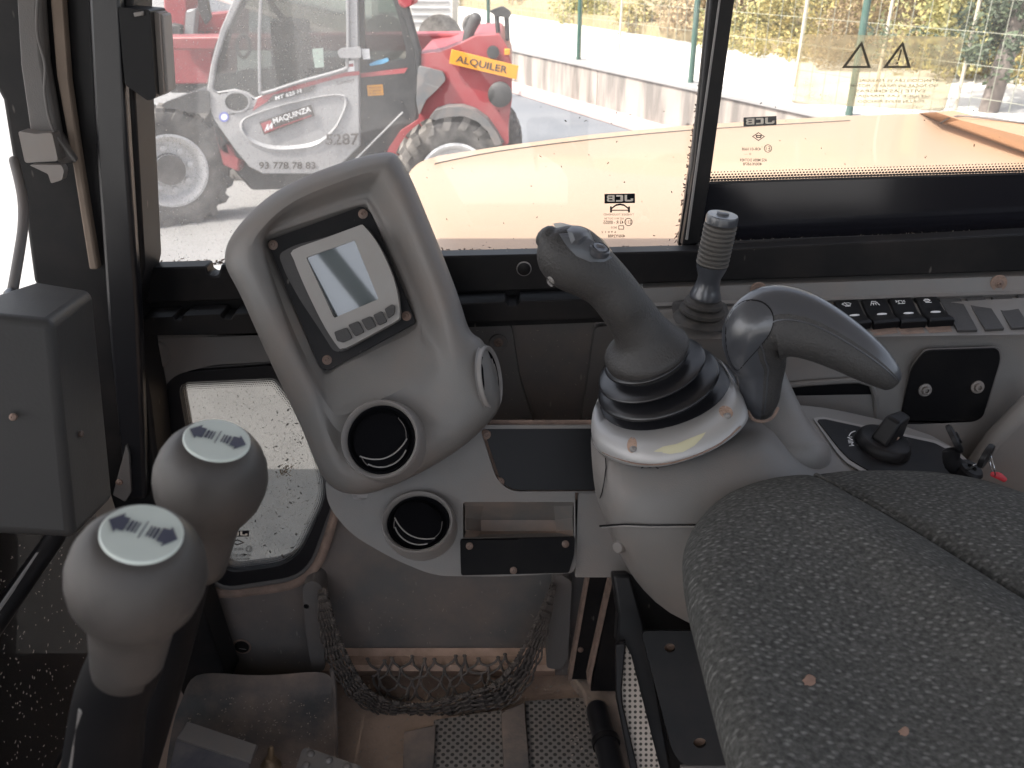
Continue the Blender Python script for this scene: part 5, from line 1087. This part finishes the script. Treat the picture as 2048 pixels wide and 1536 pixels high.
M_lf = [leafmat('golden_leaves', (.52, .41, .15), (.20, .19, .07)), leafmat('olive_leaves', (.46, .40, .15), (.15, .16, .06)), leafmat('dry_leaves', (.45, .34, .19), (.18, .13, .07))]
M_dk = leafmat('dark_leaves', (.10, .13, .07), (.04, .055, .035)); M_bark = mat('bark', (.20, .17, .15), .9, var=.3, ds=6)
def bushfn(sx, sz, seed):
    rr = random.Random(seed); cl = [(rr.uniform(-.7, .7)*sx, rr.uniform(-.5, .5)*sx, rr.uniform(.2, .95)*sz, rr.uniform(.18, .42)*sx) for _ in range(22)]
    def f(r):
        c = r.choice(cl); d = Vector((r.gauss(0, 1), r.gauss(0, 1), r.gauss(0, 1))).normalized()*c[3]*r.uniform(.55, 1.05); return (c[0]+d.x, c[1]+d.y, max(.02, c[2]+d.z*.8))
    return f
protos = []
for i in range(3):
    me = leaves(4200, bushfn(1.25, 1.7, 40+i), .045, i); protos.append(me)
names = ['golden', 'olive green', 'dry straw coloured']
base = [(900, 20), (1030, 35), (1160, 58), (1290, 80), (1380, 98), (1480, 118), (1590, 138), (1700, 158), (1860, 178), (2060, 195), (2200, 205)]
first = {}
nb = 0
sides = ['at the far end of the row', 'left of the first green fence post', 'behind the first green fence post', 'between the first two fence posts', 'behind the second green fence post', 'behind the window pillar', 'just right of the window pillar', 'behind the warning sticker', 'left of the tree', 'behind the tree trunk', 'at the right edge']
for j in range(3):
    for i, (u, v) in enumerate(base):
        p = G(u, v, .62); k = (i*2+j) % 3; p = p+Vector((.45, .9, 0)).normalized()*(.9+j*1.5)
        z = .5+j*.6
        if k in first:
            ch = first[k]; o = ch.copy(); COL.objects.link(o)
        else:
            mb = protos[k]; o = mb.build('bush', M_lf[k], None, smooth=0, org=(0, 0, 0)); first[k] = o
        o.location = (p.x, p.y, z); o.rotation_euler.z = random.uniform(0, 6.28); s = random.uniform(.85, 1.2)*(.9+.04*i*0); o.scale = (s, s, s*random.uniform(.8, 1.1))
        tag(o, 'leafy %s bush in the %s row, %s' % (names[k], ['front', 'middle', 'back'][j], sides[i]), 'bush', 'bushes beyond the fence'); nb += 1
MB().slab([[G(u, v, .62)+Vector((.45, .9, 0)).normalized()*d+Vector((0, 0, z)) for (u, v), d, z in [(base[0], .6, .3), (base[5], .6, .3), (base[-1], .6, .3), (base[-1], 14, 7), (base[5], 14, 7), (base[0], 14, 7)]]], (0, 0, -.5)).build('hillside', M_soil, kind='structure')
# tree at the right
tp = G(1972, 226, .64); tr = thing('tree', 'slender tree with pale trunk and dark green crown at the upper right', 'tree', tp)
tt = tp+Vector((.25, 0, 2.3)); mid_ = tp+Vector((.12, 0, 1.1))
MB().sweep([tp-Vector((0, 0, .2)), mid_, tt, tt+Vector((.1, 0, 1))], [.10, .085, .075, .06], n=12).build('trunk', M_bark, tr)
for a in (-1, 1): MB().sweep([mid_+Vector((0, 0, .3)), mid_+Vector((a*.5, .1, 1.0)), mid_+Vector((a*.9, .2, 1.9))], [.035, .03, .015], n=8).build('limb', M_bark, tr)
rr = random.Random(5); cl = [(rr.gauss(0, .6), rr.gauss(0, .4), rr.uniform(.22, 2.2), rr.uniform(.10, .24)) for _ in range(150)]
cl = [c for c in cl if not (c[2] < .5 and abs(c[0]) < .2) and not (c[2] < .38 and c[0] > 0)]
def crown(r):
    c = r.choice(cl); d = Vector((r.gauss(0, 1), r.gauss(0, 1), r.gauss(0, 1))).normalized()*c[3]*r.uniform(.4, 1.1); return tp+Vector((c[0]+d.x+.2, c[1]+d.y, c[2]+d.z+.25))
leaves(15000, crown, .035, 9).build('crown', M_dk, tr, smooth=0)
# dark stone strip at the wall end and debris
rock = thing('stone_heap', 'low dark heap of broken stone at the near end of the wall', 'stones', wl(6.5, -.6, 0))
mb = MB(); rr = random.Random(3)
for k in range(60):
    c = G(rr.uniform(1370, 1660), rr.uniform(222, 262), .25+rr.uniform(-.15, .1)); s = rr.uniform(.06, .2)
    pts = [Vector((rr.gauss(0, 1), rr.gauss(0, 1), rr.gauss(0, .6))).normalized()*s*rr.uniform(.6, 1) for _ in range(8)]
    bm = bmesh.new(); [bm.verts.new(c+p) for p in pts]; bmesh.ops.convex_hull(bm, input=bm.verts); bm.verts.index_update()
    mb.add([v.co.copy() for v in bm.verts], [tuple(v.index for v in f.verts) for f in bm.faces]); bm.free()
tag(mb.build('stones', mat('grey_stone', (.16, .15, .14), .9, var=.3, ds=3), rock, smooth=0), kind='stuff')

# ---- excavator bonnet outside the window
M_hood = mat('overexposed_yellow', (.35, .245, .165), .5, grain=.02, gs=60, var=.03, ds=2, coat=.2)  # yellow paled to carry overexposure and glass haze in its colour
M_hood2 = mat('orange_yellow_paint', (.40, .225, .125), .4, var=.03, ds=2)
hd = thing('engine_bonnet', 'overexposed pale yellow engine bonnet with seam lines outside the side window', 'bonnet', G(1300, 480, .9))
zt = 1.66
hp_ = [(836, 322), (862, 312), (1000, 291), (1180, 268), (1370, 250), (1560, 238), (1700, 230), (1840, 226), (1905, 222), (2600, 330), (2600, 520), (1300, 520), (930, 520), (880, 510), (826, 400), (814, 345)]
hp_ = rnd(hp_, [14, 20, 5, 5, 5, 5, 5, 30, 20, 1, 1, 1, 1, 20, 20, 14], 4)
top = [G(u, v, zt) for u, v in hp_]
ce = sum(top, Vector())/len(top)
def ins(k, dz): return [Vector((ce.x+(p.x-ce.x)*(1+k), max(1.31-k, ce.y+(p.y-ce.y)*(1+k)), p.z+dz)) for p in top]
MB().loft([ins(.03, -.75), ins(.03, -.16), ins(.024, -.07), ins(.012, -.025), ins(0, -.004), ins(-.02, 0)], cap1=True).build('bonnet_shell', M_hood, hd, smooth=60)
sm = [(870, 328), (885, 324), (1000, 302), (1180, 279), (1370, 261), (1560, 249), (1700, 241)]
MB().sweep([G(u, v, zt+.0012) for u, v in sm], .0016, n=5, k=3).build('seam_line', M_greyD, hd)
MB().loft([[G(1838, 226, zt+.001), G(1872, 224, zt+.05), G(1908, 221, zt+.052)], [G(1885, 247, zt+.001), G(1920, 240, zt+.05), G(1975, 238, zt+.052)], [G(2590, 500, zt+.001), G(2590, 412, zt+.05), G(2590, 329, zt+.052)]], closed=False, cap1=False).build('raised_flank', M_hood2, hd, smooth=20)
MB().loft([[G(1838, 226, zt-.1), G(1838, 226, zt+.001)], [G(1872, 224, zt-.1), G(1872, 224, zt+.05)], [G(1908, 221, zt-.1), G(1908, 221, zt+.052)], [G(2590, 329, zt-.1), G(2590, 329, zt+.052)]], closed=False, cap1=False).build('flank_edge', M_hood, hd, smooth=20)
MB().sweep([G(1882, 246, zt+.008), G(1915, 232, zt+.055), G(2000, 240, zt+.055), G(2150, 258, zt+.055)], .0025, n=5, k=3).build('seam_line', M_greyD, hd)
# crawler track below the front glass
M_track = mat('muddy_track', (.03, .028, .026), .8, dust=.9, dcol=(.13, .10, .08), ds=6, thr=.5)
ct = thing('crawler_track', 'muddy dark crawler track seen through the lower front glass', 'track', (-1.7, .9, 0))
mb = MB(); 
for k in range(14):
    mb.box((-2.9+k*.17, .95, .62), (.15, .6, .05)); mb.box((-2.9+k*.17, .95, .655), (.03, .58, .04))
    mb.box((-2.9+k*.17, .95, .05), (.15, .6, .05))
mb.build('track_shoes', M_track, ct, bevel=.006)
MB().box((-1.8, .95, .33), (2.0, .4, .45)).build('track_frame', M_track, ct, bevel=.03)
MB().box((-.5, .3, .45), (3.0, 2.4, .55)).build('undercarriage', M_track, ct, bevel=.05)
bl = thing('dozer_blade', 'dusty steel dozer blade lying in front of the cab', 'dozer blade', (-3.1, .3, 0))
MB().loft([[Vector((-3.0-.12*math.sin(a*math.pi), y, .1+a*.55)) for a in (0, .25, .5, .75, 1)] for y in (-1.0, 1.5)], closed=False, cap1=False).build('blade_face', M_track, bl)
MB().box((-2.97, .25, .66), (.05, 2.5, .05)).build('blade_rim', M_track, bl)

# ================================================================ TELEHANDLER
M_red = mat('telehandler_red', (.29, .024, .034), .4, var=.06, ds=2, dust=.35, dcol=(.35, .22, .2), thr=.5)
M_tgrey = mat('door_silver', (.30, .30, .305), .42, metal=.15, var=.04, ds=2, dust=.2, dcol=(.4, .37, .34))
M_tlight = mat('door_highlight', (.33, .33, .335), .35)
M_tblk = mat('telehandler_black', (.022, .023, .024), .5, dust=.5, dcol=(.14, .13, .12), ds=3)
M_tyre = mat('dusty_tyre', (.045, .043, .04), .85, dust=.8, dcol=(.24, .22, .20), ds=5, thr=.45)
M_rim = mat('rim_grey', (.62, .61, .60), .5, dust=.3, dcol=(.3, .28, .25))
M_orange = mat('sign_orange', (.62, .27, .02), .5); M_dkt = mat('dark_lettering', (.05, .04, .035), .6)
TY = 7.55
th_ = thing('telehandler', 'red telehandler with grey side door parked across the yard', 'telehandler', P(650, 440, 8.4))
def T(u, v, dy=0): return P(u, v, TY+dy)
def tpl(px, dy, th, name, m, holes=(), par=None, bev=.0, r=0, sm=40): 
    return MB().plate(rnd(px, r, 4) if r else px, pP(TY+dy), th, holes=holes, d=(0, 1, 0)).build(name, m, par or th_, bevel=bev, smooth=sm)
def wheel(par, c, ax, rr, wdt=.32, bolts=8):
    ax = Vector(ax).normalized(); w_ = MB()
    R1 = rr*.56
    prof = [(R1, -wdt*.45), (rr*.80, -wdt*.5), (rr*.92, -wdt*.45), (rr*.955, -wdt*.3), (rr*.955, wdt*.3), (rr*.92, wdt*.45), (rr*.80, wdt*.5), (rr*.66, wdt*.47), (R1*1.02, wdt*.40)]
    w_.lathe(prof, c, ax, 48, cap0=False, cap1=False)
    x = ax.orthogonal().normalized(); y = ax.cross(x)
    for i in range(20):
        for sg in (-1, 1):
            a = 2*math.pi*(i+(.5 if sg > 0 else 0))/20; er = x*math.cos(a)+y*math.sin(a); et = -x*math.sin(a)+y*math.cos(a)
            p0 = c+er*rr*.95+ax*sg*wdt*.02; p1 = c+er*rr*.93+ax*sg*wdt*.50+et*rr*.10
            q0 = c+er*rr*.80+ax*sg*wdt*.53+et*rr*.14
            for A_, B_ in ((p0, p1), (p1, q0)):
                dd = (B_-A_); w_.slab([[A_-et*.035, A_+et*.035, B_+et*.03, B_-et*.03]], er*.035 if A_ is p0 else ax*sg*.015)
    wh = w_.build('wheel', M_tyre, par)
    rim = MB().lathe([(R1*1.03, wdt*.38), (R1*1.06, wdt*.46), (R1*.99, wdt*.47), (R1*.90, wdt*.36), (R1*.86, wdt*.18), (R1*.78, wdt*.10), (R1*.45, wdt*.12), (R1*.44, wdt*.3), (R1*.30, wdt*.34), (0, wdt*.34)], c, ax, 48, cap0=False, cap1=False)
    for i in range(bolts):
        a = 2*math.pi*i/bolts+.2; er = x*math.cos(a)+y*math.sin(a); rim.lathe([(.028, wdt*.1), (.028, wdt*.22), (.0, wdt*.24)], c+er*R1*.62, ax, 8, cap1=False)
    rim.build('rim', M_rim, wh); MB().lathe([(R1*.46, wdt*.12), (R1*.43, wdt*.36), (R1*.2, wdt*.38), (0, wdt*.38)], c, ax, 24, cap0=False, cap1=False).build('hub', M_tyre, wh)
cw = P(336, 336, 7.62); wheel(th_, cw, (.50, -.86, 0), .52)
cr2 = P(908, 352, 7.62); wheel(th_, cr2, (.12, -.99, 0), .52)
wheel(th_, cw+Vector((.1, 1.7, 0)), (.3, .95, 0), .5); wheel(th_, cr2+Vector((.1, 1.7, 0)), (0, 1, 0), .5)
# chassis, bodies
tpl([(430, 210), (520, 210), (640, 250), (840, 250), (840, 372), (500, 380), (430, 300)], .25, 1.4, 'chassis', M_tblk, bev=.03)
tpl([(425, 250), (452, 250), (480, 320), (478, 345), (445, 330)], .10, .2, 'front_frame', M_red, bev=.02)
tpl([(312, 222), (330, 204), (400, 180), (418, 182), (420, 226), (380, 226), (345, 216)], -.02, .45, 'front_mudguard', M_tblk, r=6, bev=.02)
eng = [(834, 108), (880, 104), (920, 88), (952, 72), (1000, 70), (1014, 92), (1024, 130), (1024, 200), (1016, 250), (1018, 288), (1000, 295), (985, 262), (955, 230), (915, 222), (870, 235), (848, 262), (845, 330), (770, 330), (775, 300), (800, 262), (838, 238)]
tpl(eng, .06, 1.5, 'engine_cover', M_red, r=6, bev=.05)
tpl([(836, 132), (886, 144), (892, 160), (870, 184), (852, 200), (838, 232), (832, 200)], -.01, .3, 'side_tank', M_tdg if 'M_tdg' in globals() else mat('tank_grey', (.13, .135, .14), .6, dust=.4), r=6, bev=.03)
arc = [tuple(p) for p in ([(857, 238), (870, 222), (895, 214), (925, 214), (950, 222), (975, 240), (995, 268), (1004, 288), (990, 292), (975, 262), (955, 243), (925, 232), (895, 234), (870, 240)])]
tpl(arc, -.12, .40, 'rear_mudguard', M_tblk if 0 else mat('mudguard_grey', (.10, .10, .10), .6, dust=.4), r=3, bev=.02)
MB().lathe([(.10, 0), (.10, .05), (.07, .07), (0, .07)], T(1000, 188, .05), (0, -1, 0), 24, cap0=False, cap1=False).build('rear_grille', M_tblk, th_)
MB().lathe([(.05, 0), (.05, .04), (0, .05)], T(986, 104, .05), (0, -1, 0), 20, cap0=False, cap1=False).build('tail_lamp', M_tblk, th_)
MB().plate([(1009, 98), (1020, 98), (1020, 110), (1009, 110)], pP(TY+.03), .04, d=(0, 1, 0)).build('side_reflector', M_orange, th_, bevel=.005)
MB().sweep([T(933, 96, .3), T(938, 66, .3), T(948, 44, .3), T(952, 36, .3)], [.045, .045, .05, .05], n=12).build('exhaust_pipe', M_tblk, th_)
for u in (997, 1015): MB().sweep([T(u, 72 if u < 1010 else 78, .3), T(u-4 if u < 1010 else u-2, 30, .3)], .02, n=8, k=1).build('mirror_stay', M_tblk, th_)
MB().plate(rnd([(978, 22), (1005, 12), (1023, 24), (1020, 36), (990, 32)], 5), pP(TY+.25), .08, d=(0, 1, 0)).build('rear_mirror', M_tblk, th_, bevel=.02)
# cab structure: near side frame, far side frame
cabo = [(440, 300), (424, 240), (414, 170), (430, 90), (462, 30), (500, -20), (560, -80), (770, -80), (805, -30), (828, 50), (838, 110), (840, 150), (838, 250), (800, 290), (770, 340), (560, 352)]
gl1 = [(430, 168), (434, 120), (452, 60), (486, 8), (520, -40), (692, -40), (700, 0), (700, 118), (690, 140), (600, 166), (524, 188), (500, 180), (478, 176), (434, 184)]
gl2 = [(726, -40), (775, -30), (796, 30), (812, 100), (812, 118), (780, 122), (730, 120)]
tpl(cabo, .10, .06, 'cab_frame', M_tblk, holes=[gl1, rnd(gl2, 6, 3)])
tpl(cabo, 1.35, .06, 'cab_far_frame', M_tblk, holes=[[(436, 150), (470, 40), (520, -40), (690, -40), (700, 90), (690, 110)], rnd(gl2, 6, 3)])
tpl([(480, 140), (830, 130), (830, 250), (480, 250)], .9, .1, 'cab_inner_panel', M_tblk)
tpl([(300, 74), (1000, 66), (1000, 104), (300, 100)], 1.55, .35, 'boom', M_red, bev=.02)
tpl([(540, 40), (596, 46), (600, 150), (650, 165), (640, 200), (545, 190)], .6, .5, 'cab_seat', M_tblk, r=10, bev=.05)
MB().sweep([T(487+13*math.cos(a), 92+22*math.sin(a), .55) for a in [2*math.pi*i/24 for i in range(25)]], .018, n=8, k=1, cap=False).build('steering_wheel', M_tblk, th_)
MB().plate(rnd([(706, 108), (810, 108), (812, 120), (730, 124)], 3), pP(TY+.1), .02, d=(0, 1, 0)).build('rear_pane', M_glassT, th_) if 0 else tpl(gl2, .12, .01, 'rear_pane', M_glassT)
# door
door_o = [(500, -60), (470, -10), (440, 60), (421, 130), (414, 175), (414, 205), (428, 240), (470, 300), (498, 334), (525, 348), (660, 348), (690, 322), (720, 292), (718, 150), (713, -60)]
door_i = [(512, -60), (478, 10), (452, 66), (434, 122), (425, 178), (432, 184), (468, 178), (492, 184), (510, 196), (524, 190), (600, 165), (690, 141), (700, 122), (694, -60)]
por = ell(473, 204, 24, 19, 0, 28)
dr = tpl(door_o, 0, .06, 'door', M_tgrey, holes=[door_i, por], bev=.012)
tpl(door_i, .03, .01, 'door_glass', M_glassT, par=dr)
tpl(ell(473, 204, 25, 20, 0, 28), .03, .01, 'porthole_pane', M_glassT, par=dr)
tpl(ell(473, 204, 27, 22, 0, 28), -.012, .02, 'porthole_rim', M_tgrey, holes=[ell(473, 204, 23.5, 18.5, 0, 28)], par=dr)
MB().sweep([T(524, -40, -.01), T(519, 60, -.01), T(519, 130, -.01), T(520, 176, -.01), T(527, 186, -.01), T(600, 163, -.01), T(686, 139, -.01), T(694, 124, -.01), T(696, 60, -.01), T(694, -40, -.01)], .014, n=6, k=3).build('inner_window_frame', M_tgrey, dr)
oval = cr([(480, 245, 0), (500, 230, 0), (560, 210, 0), (640, 192, 0), (680, 188, 0), (695, 196, 0), (692, 220, 0), (670, 262, 0), (640, 292, 0), (600, 304, 0), (545, 306, 0), (505, 292, 0), (484, 268, 0)], 4)
ov = [tuple(p)[:2] for p in oval]; ovi = [(590+(u-590)*.93, 247+(v-247)*(.93 if v < 250 else .74)) for u, v in ov]
mb = MB().loft([[T(*p, -.001) for p in ov], [T((a[0]+b[0])/2, (a[1]+b[1])/2, -.022) for a, b in zip(ov, ovi)], [T(*p, -.001) for p in ovi]], cap1=False); mb.build('door_swage', M_tlight, dr, smooth=60)
tpl([(505, 222), (516, 196), (524, 192), (600, 168), (690, 145), (719, 142), (719, 150), (690, 153), (640, 166), (600, 178), (560, 186), (530, 206)], -.006, .006, 'red_stripe', M_red, par=dr)
tpl([(532, 206), (546, 190), (600, 178), (632, 170), (622, 184), (600, 188), (560, 198)], -.009, .004, 'dark_stripe', M_tblk, par=dr)
def ttx(par, body, bl, br, tr_, tl_, dy, m, name='lettering', bold=0, aspect=None):
    return MB().text(body, [T(*bl, dy), T(*br, dy), T(*tr_, dy), T(*tl_, dy)], bold=bold).build(name, m, par, smooth=0)
M_wl = mat('white_lettering', (.75, .75, .75), .5)
ttx(dr, 'MT 625 H', (551, 201), (603, 185), (602, 177), (550, 193), -.014, M_wl, bold=.02)
ttx(dr, '93 778 78 83', (518, 338), (631, 338), (631, 324), (518, 324), -.01, M_dkt, bold=.015)
ttx(dr, '5287', (651, 290), (718, 290), (718, 266), (651, 268), -.03, M_dkt, bold=.02)
MB().plate([(672, 264), (673, 264), (673, 293), (672, 293)], pP(TY-.034), .002, d=(0, 1, 0)).build('stencil_gap', M_tgrey, dr, smooth=0)
MB().plate([(700, 264), (701, 264), (701, 293), (700, 293)], pP(TY-.034), .002, d=(0, 1, 0)).build('stencil_gap', M_tgrey, dr, smooth=0)
tpl([(518, 244), (622, 209), (629, 232), (528, 270)], -.030, .004, 'company_sticker', M_dkt, par=dr)
tpl([(521, 247), (541, 240), (550, 259), (530, 267)], -.033, .002, 'sticker_logo_square', M_red, par=dr)
tpl([(529, 263), (534, 249), (537, 248), (536, 257), (542, 246), (545, 245), (545, 257), (541, 258), (541, 252), (537, 260), (533, 261), (533, 256), (531, 263)], -.036, .002, 'sticker_logo', M_wl, par=dr)
ttx(dr, 'MAQUINZA', (548, 250), (623, 225), (620, 212), (545, 237), -.034, M_wl, bold=.02)
tpl([(549, 256), (622, 230), (623, 232), (550, 258)], -.034, .002, 'sticker_line', M_red, par=dr)
ttx(dr, 'Comfort', (673, 170), (709, 163), (709, 155), (673, 162), -.004, M_dkt)
tpl(ell(448, 234, 10, 10, 0, 20), -.006, .004, 'round_sticker', mat('sticker_blue', (.12, .14, .45), .5), par=dr, holes=[ell(448, 234, 6.5, 6.5, 0, 20)])
tpl(ell(448, 234, 6.5, 6.5, 0, 20), -.005, .003, 'round_sticker_centre', M_wl, par=dr)
tpl([(694, 122), (708, 121), (709, 142), (696, 144)], -.006, .004, 'small_label', M_wl, par=dr)
tpl([(698, 128), (707, 127), (707, 133), (698, 134)], -.008, .002, 'small_label_mark', M_red, par=dr)
tpl([(674, 104), (680, 97), (718, 94), (722, 98), (722, 116), (680, 116)], -.06, .05, 'door_handle', M_tgrey, par=dr, r=3, bev=.01)
tpl([(723, 98), (738, 98), (740, 118), (726, 119)], .04, .02, 'paper_label', M_wl)
tpl([(720, 147), (815, 136), (809, 146), (722, 155)], .06, .02, 'side_stripe', M_red)
sy = tpl([(734, 171), (765, 169), (767, 190), (736, 192)], .07, .01, 'warning_label', M_orange)
for i, tx in enumerate(('MANTENER', 'EN CARRETERA', 'PUERTA')): ttx(sy, tx, (738, 178+i*6), (763, 176.5+i*6), (763, 172.5+i*6), (738, 174+i*6), .06, M_dkt)
tpl([(738, 128), (752, 122), (775, 116), (778, 122), (765, 128), (740, 132)], .08, .03, 'blue_cloth', mat('blue_cloth', (.12, .35, .55), .8), r=3)
tpl([(624, 98), (646, 96), (648, 134), (630, 136)], .02, .006, 'document_holder', mat('pale_green_paper', (.32, .40, .35), .6), par=dr)
tpl([(792, -40), (836, -40), (826, 10), (806, 18), (796, 8)], -.05, .4, 'side_flap', M_red, bev=.02)
tpl([(770, -40), (800, -40), (822, 30), (842, 100), (842, 150), (832, 150), (828, 104), (808, 40)], .04, .08, 'rear_pillar', M_tblk, bev=.02)
MB().sweep([T(520, -30, .5), T(560, 30, .5), T(600, 60, .5)], .025, n=8).build('control_arm', M_tblk, th_)
MB().sweep([T(700, 330, .0), T(760, 270, .0), T(805, 225, .0)], .008, n=6).build('hand_rail', M_tgrey, th_)
alq = thing('rental_sign', 'orange sign reading ALQUILER fixed to the red engine cover', 'sign', P(965, 155, TY))
sA = [(903, 99), (1037, 132), (1033, 159), (898, 127)]
MB().plate(sA, pP(TY+.0), .03, d=(0, 1, 0)).build('sign_board', M_orange, alq, bevel=.004)
MB().text('ALQUILER', [T(910, 126, -.004), T(1013, 150, -.004), T(1016, 133, -.004), T(914, 110, -.004)], bold=.015).build('sign_lettering', M_dkt, alq, smooth=0)
# far machine and van
Y2 = 10.4
rm = thing('red_machine', 'red machine body parked behind the telehandler at the upper left', 'machine', P(380, 170, Y2))
def r2(px, dy, th, name, m, bev=.02, r=0): return MB().plate(rnd(px, r, 3) if r else px, pP(Y2+dy), th, d=(0, 1, 0)).build(name, m, rm, bevel=bev)
r2([(330, 88), (425, 84), (425, 168), (336, 168)], 0, 1.0, 'body', M_red)
r2([(326, -10), (372, -10), (375, 20), (366, 86), (330, 86)], .1, .6, 'upper_body', M_red)
r2([(372, 20), (392, 16), (386, 82), (366, 86)], -.1, .15, 'pale_column', M_tgrey)
r2([(385, 30), (470, 22), (470, 84), (388, 84)], .3, .6, 'rear_body', M_red)
r2([(336, 168), (425, 168), (425, 186), (340, 186)], .1, .8, 'skirt', M_tblk)
r2([(340, 46), (362, 50), (362, 90), (344, 86)], -.15, .1, 'dark_fitting', M_tblk)
MB().plate(rnd([(395, -20), (412, -10), (420, 36), (410, 50), (396, 20)], 4), pP(Y2-.3), .08, d=(0, 1, 0)).build('mirror', M_tblk, rm, bevel=.02)
MB().text('85', [P(396, 76, Y2+.29), P(422, 76, Y2+.29), P(422, 62, Y2+.29), P(396, 62, Y2+.29)]).build('lettering', M_dkt, rm, smooth=0)
wv = thing('white_truck', 'bleached white truck standing on the track behind the telehandler', 'truck', P(820, 70, 17))
MB().plate(rnd([(740, -60), (905, -60), (905, 66), (745, 66)], 6), pP(17), 1.8, d=(0, 1, 0)).build('body', M_road, wv, bevel=.06)
MB().plate([(756, -20), (806, -20), (806, 26), (756, 26)], pP(16.98), .03, d=(0, 1, 0)).build('window', M_tblk if 0 else mat('pale_green_glass', (.30, .38, .32), .2), wv, bevel=.02)
for i in range(4): MB().plate([(822, 2+i*14), (898, 2+i*14), (898, 5+i*14), (822, 5+i*14)], pP(16.98), .03, d=(0, 1, 0)).build('side_slat', M_tgrey, wv)
for u in (770, 880): MB().lathe([(.35, -.1), (.4, -.08), (.4, .08), (.2, .1), (0, .1)], P(u, 76, 16.95), (0, -1, 0), 24).build('wheel', M_tyre, wv)
lg = thing('work_lamp_post', 'short dark post with round lamp on the track beyond the red engine cover', 'lamp post', P(945, 66, 15))
MB().lathe([(.14, -.04), (.16, 0), (.14, .05), (0, .06)], P(943, 50, 15), (.3, -.95, 0), 20).build('round_lamp', M_tyre, lg)
MB().sweep([P(943, 52, 15.05), P(941, 72, 15.05)], .03, n=8, k=1).build('lamp_stem', M_tblk, lg)
